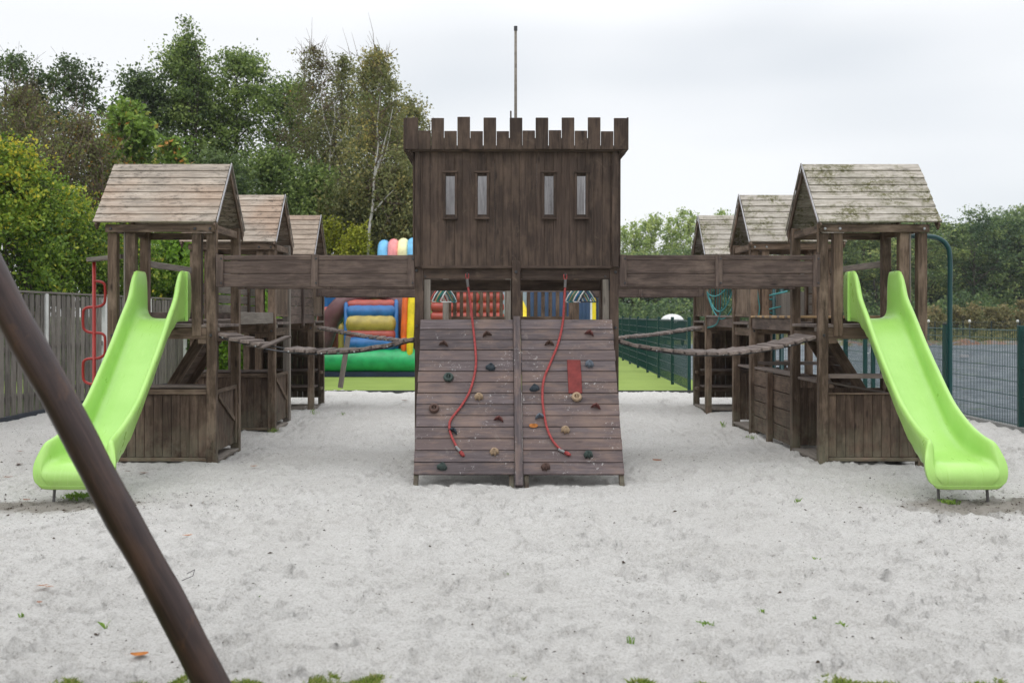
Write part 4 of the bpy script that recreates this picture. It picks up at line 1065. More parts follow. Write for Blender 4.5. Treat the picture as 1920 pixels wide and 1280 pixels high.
def inflatable_b():
    Y = 29.0; t = thing('inflatable_castle', 'dark blue inflatable with white and yellow stripes glimpsed through the castle opening', 'bouncy castle', (1.4, Y, 0))
    box('base', t, .15, 3.0, Y - .3, Y + 3.2, -.03, .45, M['i_navy'], 0, .12)
    navy = plain('vinyl_deep_blue', (.03, .06, .13), .4, .4)
    x = 996
    while x < 1122:
        near = min(((1031, 'i_white'), (1035.5, 'i_brightyellow'), (1042, 'i_white'), (1098, 'i_white'), (1106, 'i_white'), (1113, 'i_brightyellow'), (1118, 'i_navy')), key=lambda q: abs(q[0] - x))
        X = at(x, 0, Y).x; stripe = abs(near[0] - x) < 2.4; r = .045 if stripe else .085
        vtube('stripe' if stripe else 'wall_rib', t, [(X, Y, .4), (X, Y, 1.2), (X, Y, 1.9), (X, Y + .1, 2.6)], r, M[near[1]] if stripe else navy, 10)
        x += 3.6 if stripe else 7
    vtube('arch_roll', t, [at(941, 600, Y + .3), at(943, 560, Y + .3), at(962, 532, Y + .3), at(984, 556, Y + .3), at(986, 602, Y + .3)], .16, plain('vinyl_pale_blue', (.35, .42, .5), .4, .4), 12)
    tb = TB().tube([at(981, 612, Y - .2), at(979, 585, Y - .2), at(977, 560, Y - .2)], [.30, .17, .03], 14); link('cone', tb.mesh('cone', M['i_brightyellow']), t)
inflatable_b()

# ------------------------------------------------------------------ foliage
def leaves_mesh(name, C, size, shade, mat, rng, flat=0.0, aspect=.62):
    """C centres (n,3), size (n,), shade (n,)"""
    n = len(C); a = rng.normal(size=(n, 3)); a[:, 2] *= (1 - flat); a /= np.linalg.norm(a, axis=1, keepdims=True) + 1e-9
    b = rng.normal(size=(n, 3)); b -= a * np.sum(a * b, 1, keepdims=True); b /= np.linalg.norm(b, axis=1, keepdims=True) + 1e-9
    s = size[:, None]; V = np.empty((n, 4, 3)); V[:, 0] = C - a * s * .5; V[:, 1] = C + b * s * aspect * .5 - a * s * .05; V[:, 2] = C + a * s * .5; V[:, 3] = C - b * s * aspect * .5 - a * s * .05
    F = np.arange(n * 4).reshape(n, 4)
    return mesh_np(name, V.reshape(-1, 3), F, mat, False, np.clip(shade, 0, 1))
def limb_path(p0, p1, rng, bend=.12, n=4, sag=0):
    p0 = Vector(p0); p1 = Vector(p1); L = (p1 - p0).length; P = []
    o = Vector(rng.normal(size=3) * bend * L * .5)
    for i in range(n + 1):
        t_ = i / n; P.append(p0.lerp(p1, t_) + o * math.sin(t_ * math.pi) + Vector((0, 0, -sag * L * t_ * t_ + sag * L * t_)))
    return P
def make_tree(name, label, cat, base, H, Wd, zc, lmat, bark, seed, nleaf=16000, lsize=.12, ncl=70, sig=.42, prof=None, trunk_r=.12, droop=0, lean=(0, 0), group=None,
              tdy=0, tpx=None, top_yellow=0, nlimb=26, sparse_top=0, shade_bias=0, sparse=0.0, yscale=1.0, wig=.28, trunks=1, twigs=0):
    rng = np.random.default_rng(seed); bx_, by_, bz_ = base
    t = thing(name, label, cat, base, group)
    prof = prof or (lambda q: math.sin(math.pi * min(1, max(0, .08 + .92 * q)) ** .85) ** .62 if 0 <= q <= 1 else 0)
    ph = rng.random(6) * 6.28
    C = []; S = []
    while len(C) < ncl:
        q = rng.random() ** .9; a = rng.random() * 6.2832
        w = prof(q) * Wd * (1 + wig * math.sin(2 * a + ph[0] + 4 * q) + wig * .7 * math.sin(3 * a + ph[1] - 7 * q) + wig * .5 * math.sin(9 * q + ph[2]))
        r = max(.02, w) * math.sqrt(rng.random()) ** .75
        C.append((r * math.cos(a) + lean[0] * q, r * math.sin(a) * yscale + lean[1] * q, zc + (H - zc) * q)); S.append(q)
    C = np.array(C); S = np.array(S)
    wt = (rng.random(ncl) ** .7 + .25) * (1 - sparse_top * S ** 2); wt /= wt.sum(); cnt = rng.multinomial(nleaf, wt)
    pts = []; sh = []; sz = []
    for i in range(ncl):
        k = cnt[i]
        if k == 0: continue
        sg = sig * rng.uniform(.55, 1.25)
        d = np.clip(rng.normal(size=(k, 3)), -1.7, 1.7) * np.array([sg, sg, sg * .72]); 
        if droop: d[:, 2] = -np.abs(rng.normal(size=k)) * sg * droop + sg * .4; d[:, :2] *= .62
        # strings of leaves along small twigs inside the clump
        m = 7; tw = np.clip(rng.normal(size=(m, 3)), -1.4, 1.4) * sg * np.array([1, 1, .7 if not droop else 1]); idx = rng.integers(0, m, k); u = rng.random(k)[:, None]
        strand = tw[idx] * u * 1.35 + rng.normal(size=(k, 3)) * sg * .13
        if droop: strand[:, 2] -= u[:, 0] ** 1.4 * sg * droop * .9
        sel = rng.random(k) < .55; d[sel] = strand[sel]
        pts.append(C[i] + d); cs = rng.normal(.42 + shade_bias + top_yellow * (S[i] - .5), .19); sh.append(cs + rng.normal(0, .16, k)); sz.append(lsize * rng.uniform(.6, 1.35, k))
    pts = np.concatenate(pts); sh = np.concatenate(sh); sz = np.concatenate(sz)
    pts[:, 2] = np.maximum(pts[:, 2], .05)
    crown = link('crown', leaves_mesh('foliage', pts, sz, sh, lmat, rng), t, Matrix.Translation(base)); crown['kind'] = 'stuff'
    # trunk and limbs
    tb = TB(); tops = []
    for k in range(trunks):
        off = Vector((rng.normal() * .25 * (trunks > 1), rng.normal() * .25 * (trunks > 1), 0)); tx = Vector((lean[0] + rng.normal() * .04 * H + off.x * 2, lean[1] + rng.normal() * .03 * H, H * rng.uniform(.86, .97)))
        P = limb_path(off, tx, rng, .05, 9); P[0].z = -.3; n = len(P); P = [q + Vector((0, tdy * (1 - .5 * i_ / n), 0)) for i_, q in enumerate(P)]
        tb.tube(P, [trunk_r * (1 - .93 * i / (n - 1)) * (1.25 if i == 0 else 1) for i in range(n)], 9); tops.append(P)
    if tpx:
        tb = TB(); tops = []
        for stem, r0, r1 in tpx:
            P = [at(a_, b_, by_ + tdy) - Vector(base) for a_, b_ in stem]; P = smooth_pts(P, 3); m_ = len(P)
            tb.tube(P, [r0 + (r1 - r0) * i_ / (m_ - 1) for i_ in range(m_)], 9); tops.append(P)
        tops = tops[:1]; trunks = 1
    link('trunk', tb.mesh('trunk', bark), t, Matrix.Translation(base))
    lb = TB(); order = rng.permutation(ncl)[:nlimb]
    for i in order:
        c = Vector(C[i]); P = tops[int(rng.integers(0, trunks))]; rr = math.hypot(c.x, c.y); z0 = max(zc * .55, c.z - .75 * rr - .4)
        f = min(.97, max(.05, z0 / (H * .92))); j = f * (len(P) - 1); a = P[int(j)].lerp(P[min(int(j) + 1, len(P) - 1)], j - int(j))
        Q = limb_path(a, c, rng, .14, 4); r0 = trunk_r * (1 - .9 * f) * .55 + .006
        lb.tube(Q, [r0 * (1 - .8 * k / 4) for k in range(5)], 5, False)
        for _ in range(3):
            e = c + Vector(rng.normal(size=3)) * sig; lb.tube([Q[3], Q[3].lerp(e, .55) + Vector((0, 0, .05)), e], [r0 * .35, r0 * .25, .004], 4, False)
    for _ in range(twigs):
        i = int(rng.integers(0, ncl)); c = Vector(C[i]) + Vector(rng.normal(size=3)) * sig * .5; e = c + Vector((rng.normal() * .3, rng.normal() * .3, abs(rng.normal()) * .5 + .1)) * (sig * 2.2)
        lb.tube([c, c.lerp(e, .5) + Vector(rng.normal(size=3)) * .04, e], [.012, .008, .003], 3, False)
    lo = link('limbs', lb.mesh('limbs', M['twig'] if bark is M['birchbark'] else bark), t, Matrix.Translation(base)); lo['kind'] = 'stuff'
    return t
def dup(o, loc, scale=(1, 1, 1), rz=0, label=None):
    r = o.copy(); COL.objects.link(r)
    r.location = loc; r.scale = scale; r.rotation_euler = (0, 0, rz)
    if label: r['label'] = label
    for ch in list(o.children):
        c = ch.copy(); COL.objects.link(c); c.parent = r
    return r
def T(name, label, cat, px, top, Y, hw, botpy, lm, bark, seed, **kw):
    """plant placed by where its top and width show; stands on the ground at depth Y"""
    X = (px - VX) * Y / FPX; H = EYE + (VY - top) * Y / FPX; Wd = hw * Y / FPX; zc = max(.1, EYE + (VY - botpy) * Y / FPX)
    return make_tree(name, label, cat, (X, Y, 0), H, Wd, zc, M[lm], M[bark], seed, **kw)
lm = lambda **k: k
# left background, back row
T('alder_tree', 'tall dark green tree with a thin spire top behind the front left tower roof', 'tree', 345, 95, 38, 98, 440, 'l_alder', 'bark', 21, nleaf=27000, lsize=.115, ncl=140, sig=.42, trunk_r=.16, nlimb=40, wig=.18)
T('alder_tree', 'slender sparse tree whose thin tip rises above all the others', 'tree', 350, 38, 37, 38, 260, 'l_alder', 'bark', 22, nleaf=4200, lsize=.11, ncl=46, sig=.24, trunk_r=.06, sparse_top=.85, prof=lambda q: max(0, 1 - q) ** .9 + .12, nlimb=40)
T('alder_tree', 'broad dark green tree left of the birches', 'tree', 455, 112, 39, 88, 440, 'l_alder', 'bark', 23, nleaf=24000, lsize=.115, ncl=130, sig=.42, trunk_r=.15, nlimb=40, wig=.2)
T('alder_tree', 'green tree directly left of the brown topped birch', 'tree', 545, 150, 40, 62, 440, 'l_alder', 'bark', 24, nleaf=15000, lsize=.115, ncl=90, sig=.42, trunk_r=.14)
T('alder_tree', 'lower green tree between the big dark tree and the maple', 'tree', 265, 150, 37, 62, 420, 'l_dark', 'bark', 25, nleaf=15000, lsize=.12, ncl=70, sig=.42, trunk_r=.12)
T('dark_tree', 'dark tree with ragged top at the far left of the picture', 'tree', 30, 105, 34, 70, 330, 'l_dark', 'bark', 26, nleaf=7500, lsize=.11, ncl=85, sig=.30, trunk_r=.10, sparse_top=.6, nlimb=45)
T('dark_tree', 'dark tree with two ragged peaks right of the leftmost one', 'tree', 128, 118, 34, 68, 330, 'l_dark', 'bark', 27, nleaf=8500, lsize=.11, ncl=90, sig=.30, trunk_r=.10, sparse_top=.5, nlimb=45)
T('birch_tree', 'birch with a bare brown feathery top behind the second left roof', 'tree', 588, 88, 37, 52, 400, 'l_brown', 'birchbark', 28, nleaf=9500, lsize=.085, ncl=80, sig=.36, droop=1.9, trunk_r=.085, sparse_top=.5, nlimb=40, shade_bias=-.1, twigs=160, wig=.2)
T('birch_tree', 'birch with thin white trunk and purplish brown crown, second from the castle', 'tree', 645, 108, 36, 55, 400, 'l_birch', 'birchbark', 29, nleaf=11000, lsize=.09, ncl=90, sig=.38, droop=1.9, trunk_r=.085, nlimb=44, tdy=-.5, tpx=[([(617, 700), (618, 480), (619, 400), (620, 345), (618, 300), (620, 262), (608, 224), (603, 190), (605, 150)], .05, .010), ([(621, 296), (632, 272), (646, 255), (655, 225), (658, 185)], .035, .01), ([(620, 262), (628, 225), (626, 190)], .03, .01)], twigs=120, wig=.2, trunks=1)
T('birch_tree', 'birch with forked white trunk nearest to the castle', 'tree', 706, 98, 33, 66, 400, 'l_birch', 'birchbark', 30, nleaf=16000, lsize=.09, ncl=120, sig=.38, droop=1.8, trunk_r=.105, nlimb=50, twigs=100, wig=.2, tdy=-.5, shade_bias=.1, tpx=[([(690, 700), (688, 520), (690, 470), (693, 425), (699, 385), (701, 345), (704, 310), (709, 270), (707, 235), (712, 190), (714, 140)], .058, .010), ([(703, 330), (714, 295), (722, 262), (730, 235), (737, 200)], .032, .009), ([(703, 395), (715, 380), (728, 366), (738, 356)], .03, .008), ([(709, 300), (718, 300), (724, 285), (733, 240)], .03, .01)])
T('birch_tree', 'green drooping tree top showing just left of the castle battlements', 'tree', 768, 185, 37, 42, 440, 'l_birch', 'birchbark', 31, nleaf=14000, lsize=.095, ncl=80, sig=.42, droop=1.6, trunk_r=.07, shade_bias=.05)
T('alder_tree', 'rounded green tree crown behind the birches', 'tree', 690, 180, 42, 90, 460, 'l_alder', 'bark', 32, nleaf=14000, lsize=.115, ncl=110, sig=.45, trunk_r=.12, shade_bias=.05)
# middle layer
for i, (px, top, hw, m, sb, lab) in enumerate([(500, 300, 75, 'l_alder', .0, 'dark green undergrowth above the second left roof'), (590, 320, 65, 'l_alder', .1, 'dark green undergrowth right of the second left roof'), (665, 335, 62, 'l_birch', -.1, 'olive undergrowth below the forked birch'),
                                      (745, 330, 58, 'l_birch', -.05, 'olive undergrowth against the left castle wall'), (410, 300, 70, 'l_dark', .1, 'dark undergrowth between the first two left roofs')]):
    T('understory_shrub', lab, 'shrub', px, top, 35 - i * .5, hw, 560, m, 'bark', 40 + i, nleaf=17000, lsize=.11, ncl=80, sig=.45, trunk_r=.05, shade_bias=sb, prof=lambda q: (1 - q ** 3) ** .6, yscale=.6)
T('brown_shrub', 'tall half bare shrub with brown and orange leaves at the left edge', 'shrub', 45, 178, 28, 95, 460, 'l_brown', 'twig', 51, nleaf=13000, lsize=.085, ncl=130, sig=.36, trunk_r=.06, nlimb=90, trunks=3, prof=lambda q: (1 - q ** 2.5) ** .6, twigs=420, sparse_top=.5)
T('brown_shrub', 'half bare shrub with rusty leaves left of the front left roof', 'shrub', 150, 235, 27, 80, 480, 'l_brown', 'twig', 52, nleaf=13000, lsize=.085, ncl=130, sig=.34, trunk_r=.06, nlimb=90, trunks=3, prof=lambda q: (1 - q ** 2.5) ** .6, twigs=420, sparse_top=.4)
T('maple_tree', 'bright green maple with a few orange leaves above the front left roof', 'tree', 238, 195, 29, 56, 420, 'l_maple', 'bark', 53, nleaf=9500, lsize=.15, ncl=60, sig=.34, droop=1.2, trunk_r=.07, wig=.3)
T('maple_tree', 'small green maple sprig standing over the ridge of the front left roof', 'tree', 325, 262, 28, 26, 400, 'l_maple', 'bark', 54, nleaf=2600, lsize=.15, ncl=26, sig=.26, droop=1.2, trunk_r=.05, shade_bias=-.05)
# hedge and shrubs behind the board fence
T('hedge_bush', 'big yellow green bush behind the board fence at the left edge', 'bush', 15, 290, 19.0, 100, 560, 'l_hedge', 'bark', 61, nleaf=27000, lsize=.075, ncl=150, sig=.26, trunk_r=.06, prof=lambda q: (1 - q ** 3.2) ** .55, shade_bias=.05, top_yellow=.30, nlimb=50, wig=.15)
T('hedge_bush', 'green bush with yellow leaves behind the fence, right of the biggest bush', 'bush', 115, 365, 20.5, 72, 560, 'l_hedge', 'bark', 62, nleaf=20000, lsize=.075, ncl=110, sig=.26, trunk_r=.05, prof=lambda q: (1 - q ** 3.2) ** .55, shade_bias=.05, top_yellow=.30, nlimb=40, wig=.15)
T('hedge_bush', 'darker green bush behind the fence beside the red pole', 'bush', 185, 425, 22, 50, 560, 'l_hedge', 'bark', 63, nleaf=13000, lsize=.075, ncl=80, sig=.26, trunk_r=.05, prof=lambda q: (1 - q ** 3.2) ** .55, shade_bias=-.02)
T('hedge_bush', 'dark green bush behind the fence at the post of the front left tower', 'bush', 240, 455, 24, 45, 570, 'l_hedge', 'bark', 64, nleaf=10000, lsize=.08, ncl=70, sig=.28, trunk_r=.05, prof=lambda q: (1 - q ** 3.2) ** .55)
T('laurel_bush', 'bright green bush seen between the posts of the front left tower', 'bush', 318, 452, 25.5, 58, 600, 'l_bright', 'bark', 65, nleaf=12000, lsize=.12, ncl=80, sig=.32, trunk_r=.05, prof=lambda q: (1 - q ** 3) ** .6, shade_bias=-.05)
T('laurel_bush', 'bright green bush behind the near left bridge rail', 'bush', 415, 465, 27, 60, 700, 'l_bright', 'bark', 66, nleaf=15000, lsize=.12, ncl=90, sig=.34, trunk_r=.05, prof=lambda q: (1 - q ** 3) ** .6, shade_bias=-.1)
T('laurel_bush', 'green bush with red flowers below the left walkway', 'bush', 475, 560, 24, 55, 725, 'l_bright', 'bark', 67, nleaf=12000, lsize=.09, ncl=70, sig=.28, trunk_r=.04, prof=lambda q: (1 - q ** 4) ** .6, shade_bias=-.12)
T('hedge_bush', 'dark bush in the shade beside the second left tower', 'bush', 380, 560, 25, 60, 735, 'l_hedge', 'bark', 68, nleaf=12000, lsize=.09, ncl=70, sig=.3, trunk_r=.04, prof=lambda q: (1 - q ** 4) ** .6, shade_bias=-.15)
T('hedge_bush', 'green bush beyond the end of the board fence behind the left slide', 'bush', 300, 500, 27, 60, 700, 'l_hedge', 'bark', 69, nleaf=12000, lsize=.09, ncl=70, sig=.3, trunk_r=.04, prof=lambda q: (1 - q ** 4) ** .6, shade_bias=-.1)
T('golden_shrub', 'yellow green shrub beside the rearmost left roof', 'shrub', 622, 420, 33, 22, 560, 'l_gold', 'bark', 70, nleaf=5000, lsize=.10, ncl=40, sig=.24, trunk_r=.04, shade_bias=-.1)
T('purple_shrub', 'dark reddish brown shrub between two golden shrubs', 'shrub', 645, 432, 34, 24, 560, 'l_red', 'bark', 71, nleaf=5500, lsize=.10, ncl=40, sig=.26, trunk_r=.04)
T('golden_conifer', 'pointed golden conifer above the near left rail', 'conifer', 668, 432, 32, 46, 600, 'l_gold', 'bark', 72, nleaf=13000, lsize=.085, ncl=110, sig=.20, trunk_r=.04, prof=lambda q: max(.02, 1 - q) ** .8, wig=.06)

# far wood beyond the gravel lot
protoW = []
for i in range(4):
    protoW.append(make_tree('wood_tree', 'tall tree in the dense green wood beyond the gravel lot', 'tree', (24 + i * 9, 92, 0), 10.4 + .5 * i, 2.6 + .3 * (i % 2), 1.2, M['l_far'], M['bark'], 100 + i, nleaf=11000, lsize=.21, ncl=80, sig=.52, trunk_r=.17,
                  group='trees of the far wood', nlimb=26, shade_bias=(.0, .14, -.08, .08)[i], wig=.2, prof=lambda q: (1 - abs(2 * q - .9) ** 3.0 if q < .95 else .25) ** .7 if abs(2 * q - .9) < 1 else .3))
protoP = []
for i in range(3):
    protoP.append(make_tree('poplar_tree', 'slim yellow green poplar in the row right of the castle', 'tree', (12.5 + 3.1 * i, 97, 0), 10.9 - .4 * i, 1.05, 3.2, M['l_poplar'], M['bark'], 110 + i, nleaf=3300, lsize=.21, ncl=60, sig=.34, trunk_r=.10,
                  group='poplars right of the castle', nlimb=50, sparse_top=.55, wig=.22, droop=.0))
rw = random.Random(3); cnt = 0
for row, (Y, dz) in enumerate(((86, .95), (93, 1.0), (99, 1.0))):
    px = 1545 + row * 17
    while px < 2080:
        X = (px - VX) * Y / FPX; env = .93 if px > 1790 else .88 if px > 1730 else .88
        if not any(abs(X - p.location.x) < .1 and abs(Y - p.location.y) < .1 for p in protoW):
            dup(protoW[rw.randrange(4)], (X, Y + rw.uniform(-1.5, 1.5), 0), (rw.uniform(.9, 1.15), rw.uniform(.9, 1.1), env * dz * rw.uniform(.87, .97)), rw.uniform(0, 6.28)); cnt += 1
        px += rw.uniform(40, 62)
for i, (px, top) in enumerate([(1168, 425), (1188, 410), (1208, 417), (1232, 405), (1256, 402), (1280, 396), (1298, 400), (1330, 412), (1352, 397), (1385, 404), (1420, 418), (1460, 430), (1500, 425), (1140, 430), (1105, 428)]):
    Y = 97 + (i % 3) * 1.5; X = (px - VX) * Y / FPX; H = EYE + (VY - top) * Y / FPX; pr = protoP[i % 3]
    dup(pr, (X, Y, 0), (1.05, 1, H / (10.9 - .4 * (i % 3))), rw.uniform(0, 6.28))
for i, px in enumerate(range(1100, 1560, 33)):
    Y = 89 + (i % 2) * 2; X = (px - VX) * Y / FPX
    dup(protoW[(i * 3) % 4], (X, Y, 0), (1.0, 1, rw.uniform(.52, .64)), rw.uniform(0, 6.28), 'lower dark tree in front of the poplars, part of the wood right of the castle')
for k, pr in enumerate(protoW): pr.location = ((1500 + 190 * k - VX) * 104 / FPX, 104, 0)
for k, pr in enumerate(protoP): pr.location = ((1222 + 96 * k - VX) * 100 / FPX, 100, 0)
def cloud(name, label, cat, x0, x1, y0, y1, z0, z1, n, size, mat, seed, bias=0):
    rng = np.random.default_rng(seed); x = rng.uniform(x0, x1, n); y = rng.uniform(y0, y1, n)
    top = z1 * (.72 + .5 * vnoise(x, y, 2.2, seed) + .35 * vnoise(x, y, .8, seed + 1)); z = z0 + (top - z0) * rng.random(n) ** .8
    C = np.stack([x, y, z], 1); sh = .4 + bias + .5 * vnoise(x, z + y, 1.4, seed + 2) + rng.normal(0, .15, n)
    return tag(link(name, leaves_mesh(name, C, size * rng.uniform(.6, 1.3, n), sh, mat, rng)), label, cat, kind='stuff')
cloud('thicket', 'dark thicket under the trees of the far wood', 'undergrowth', 5, 62, 80, 86, 0, 3.6, 26000, .30, M['l_far'], 200, -.12)
cloud('meadow_growth', 'rough olive growth beyond the far fence', 'undergrowth', 12, 62, 60, 78, 0, .75, 20000, .18, M['l_scrub'], 210)
for i, (px, top, hw) in enumerate([(1752, 578, 20), (1795, 576, 16), (1826, 573, 18), (1858, 580, 14), (1885, 572, 15), (1918, 562, 20)]):
    T('scrub_bush', ['tan dry bush behind the far fence beside the right tower post', 'tan dry bush behind the bent green pole', 'tallest of the three tan bushes right of the bent green pole', 'low tan bush between two taller ones far right', 'tan bush second from the right picture edge', 'orange tinged bush at the right picture edge'][i],
      'bush', px, top, 68, hw, 612, 'l_scrub', 'bark', 220 + i, nleaf=1500, lsize=.16, ncl=26, sig=.24, trunk_r=.03, shade_bias=.2, nlimb=10)
cloud('hedgerow', 'dark green hedge at the far end of the turf, left of the castle', 'hedge', -14, .5, 44, 47, 0, 4.2, 30000, .20, M['l_alder'], 230, -.05)
cloud('ground_ivy', 'dark ground cover beneath the trees behind the board fence', 'undergrowth', -22, -7.2, 24, 40, 0, 1.6, 30000, .16, M['l_dark'], 240, .1)

# rubble heaps, tarpaulins beyond the fence
def heap(name, label, px, py, Y, w, h, mat, seed, cat='rubble heap', group=None):
    X = (px - VX) * Y / FPX; n = 22; g = np.linspace(-1, 1, n + 1); A, B = np.meshgrid(g, g, indexing='ij'); r = np.sqrt(A * A + B * B)
    Z = np.clip(1 - r ** 1.6, 0, 1) * h * (1 + .5 * vnoise(A * w + seed, B * w, w * .3, seed)) + .15 * h * vnoise(A * w, B * w, w * .09, seed + 1) - .04
    V = np.stack([A * w, B * w * .8, Z], -1).reshape(-1, 3); i, j = np.meshgrid(np.arange(n), np.arange(n), indexing='ij'); a = (i * (n + 1) + j).ravel()
    F = np.stack([a, a + n + 1, a + n + 2, a + 1], 1)
    return tag(link(name, mesh_np(name, V, F, mat, name != 'rubble_heap'), None, Matrix.Translation((X, Y, 0))), label, cat, group)
heap('rubble_heap', 'grey gravel heap right of the bent green pole', 1806, 640, 57, 1.2, .36, M['rubble'], 300, group='gravel heaps on the lot')
heap('rubble_heap', 'long leaf strewn heap at the far side of the gravel lot, right', 1880, 640, 58, 2.4, .22, M['rubble'], 302, group='gravel heaps on the lot')
heap('rubble_heap', 'leaf strewn gravel heap behind the top of the right slide', 1735, 640, 58, 1.5, .24, M['rubble'], 304, group='gravel heaps on the lot')
heap('rubble_heap', 'low gravel heap seen under the deck of the front right tower', 1590, 640, 56, 1.4, .28, M['rubble'], 306, group='gravel heaps on the lot')
heap('rubble_heap', 'low gravel heap seen under the right walkway', 1450, 640, 57, 2.0, .24, M['rubble'], 308, group='gravel heaps on the lot')
def cover():
    t = thing('covered_cart', 'white rounded cover showing over the green fence right of the castle', 'cart', (at(1263, 0, 56).x, 56, 0))
    x = at(1263, 0, 56).x; box('cart_body', t, x - .58, x + .58, 55.6, 57.2, .25, 1.30, M['mesh_dark'])
    for sx in (-.45, .45):
        tube_obj('wheel', t, [(x + sx - .05, 55.9, .25), (x + sx + .05, 55.9, .25)], .27, M['blackcap'], 12)
    bm = bmesh.new(); bmesh.ops.create_uvsphere(bm, u_segments=18, v_segments=12, radius=1); bmesh.ops.scale(bm, vec=(.60, .85, .36), verts=bm.verts); me = bpy.data.meshes.new('cover'); bm.to_mesh(me); bm.free()
    for p in me.polygons: p.use_smooth = True
    me.materials.append(M['white_paint']); link('cover', me, t, Matrix.Translation((x, 56.4, 1.27)))
cover()
heap('crumpled_tarpaulin', 'crumpled white tarpaulin behind the top of the right slide', 1655, 590, 44, .55, 1.55, M['white_paint'], 312, 'tarpaulin')
t = thing('plank_stack', 'red and dark stacked boards lying behind the right walkway', 'board stack', (at(1450, 0, 19.5).x, 19.5, 0))
for k in range(5):
    box('board', t, at(1415, 0, 19.5).x, at(1480, 0, 19.5).x, 19.3, 19.7, .12 + k * .14, .20 + k * .14, M['redplate'] if k in (1, 2) else M['castle'], .01)
for px in (1425, 1470): X = at(px, 0, 19.6).x; box('prop', t, X, X + .08, 19.71, 19.79, -.2, .75, M['castle'])
t = box('litter_block', None, at(1808, 0, 40).x - .14, at(1808, 0, 40).x + .14, 39.9, 40.1, .0, .1, M['pale']); tag(t, 'small pale block lying on the gravel lot right of the bent pole', 'block')

# ------------------------------------------------------------------ things lying on the sand
def on_sand(px, py):
    Y = EYE * FPX / (py - VY)
    for _ in range(4): Y = (EYE - gz((px - VX) * Y / FPX, Y)) * FPX / (py - VY)
    X = (px - VX) * Y / FPX; return X, Y, gz(X, Y)
def leaf_mesh(mat, seed, lobes=0):
    rng = np.random.default_rng(seed); n = 12; V = [(0, 0, .004)]
    for k in range(n):
        a = 2 * math.pi * k / n; r = 1 + (.28 * math.cos(5 * a) if lobes else .0) + rng.normal() * .06
        V.append((r * math.cos(a), .55 * r * math.sin(a) * (1 if not lobes else 1.5), .16 * abs(math.cos(a)) ** 2 * rng.uniform(.6, 1.3) + .10 * abs(math.sin(a))))
    F = [(0, 1 + k, 1 + (k + 1) % n) for k in range(n)]
    V += [(1.0, 0, .1), (1.55, .08, .2), (1.55, .02, .2)]; F.append((n + 1, n + 2, n + 3))
    return mesh_np('leaf', V, F, mat)
LM = [leaf_mesh(M['leaf_orange'], 1), leaf_mesh(M['leaf_brown'], 2), leaf_mesh(M['leaf_orange'], 3, 1), leaf_mesh(M['leaf_brown'], 4, 1)]
leaves = [(262, 1232, 17, 0, 'long orange leaf near the bottom edge left of the swing leg'), (80, 1102, 10, 2, 'paired rusty leaf far left, level with the wire loop'), (92, 1104, 9, 0, 'smaller leaf touching the paired rusty one'), (74, 1133, 6, 1, 'brown leaf just below the paired rusty leaves'),
          (352, 1007, 10, 0, 'orange brown leaf right of the swing leg in mid sand'), (235, 1032, 7, 1, 'reddish leaf left of the swing leg'), (475, 876, 6, 2, 'small orange leaf between the left tower and the castle'), (36, 872, 7, 3, 'rusty leaf at the picture edge beside the left slide'),
          (15, 897, 9, 3, 'rusty leaf left of the foot of the left slide'), (50, 940, 8, 1, 'brown leaf below the foot of the left slide'), (270, 889, 8, 3, 'brown leaf in front of the left playhouse panel'), (240, 886, 7, 1, 'dark curled leaf in front of the left playhouse panel, left of the rusty one'),
          (38, 848, 6, 3, 'small rusty leaf high up beside the left slide'), (377, 945, 5, 2, 'pale orange leaf right of the swing leg near the left slide'), (1232, 865, 9, 1, 'brown leaf right of the climbing wall foot'), (760, 752, 6, 2, 'red leaf beside the turf edge left of the castle'),
          (995, 798, 0, 0, '')]
for px, py, s, k, lab in leaves:
    if not s: continue
    X, Y, Z = on_sand(px, py); sc = s * Y / FPX
    o = link('fallen_leaf', LM[k], None, Matrix.Translation((X, Y, Z + .014)) @ Matrix.Rotation(random.uniform(-.5, .5) + (math.pi if random.random() < .5 else 0), 4, 'Z') @ Matrix.Rotation(random.uniform(-.15, .25), 4, 'X') @ Matrix.Scale(sc, 4))
    tag(o, lab, 'leaf', 'fallen autumn leaves on the sand')
p1 = on_wall(1000, 798, .02); o = link('fallen_leaf', LM[0], None, wall_basis(p1) @ Matrix.Scale(.045, 4)); tag(o, 'orange leaf caught in a gap of the climbing wall', 'leaf')
X, Y, Z = on_sand(352, 1090)
tag(tube_obj('wire_loop', None, [(X - .03, Y - .02, Z + .012), (X + .025, Y + .02, Z + .03), (X + .027, Y + .05, Z + .06), (X + .01, Y + .06, Z + .05), (X - .02, Y + .05, Z + .035)], .0022, M['bolt'], 5), 'thin bent wire loop sticking out of the sand by the swing leg', 'wire')
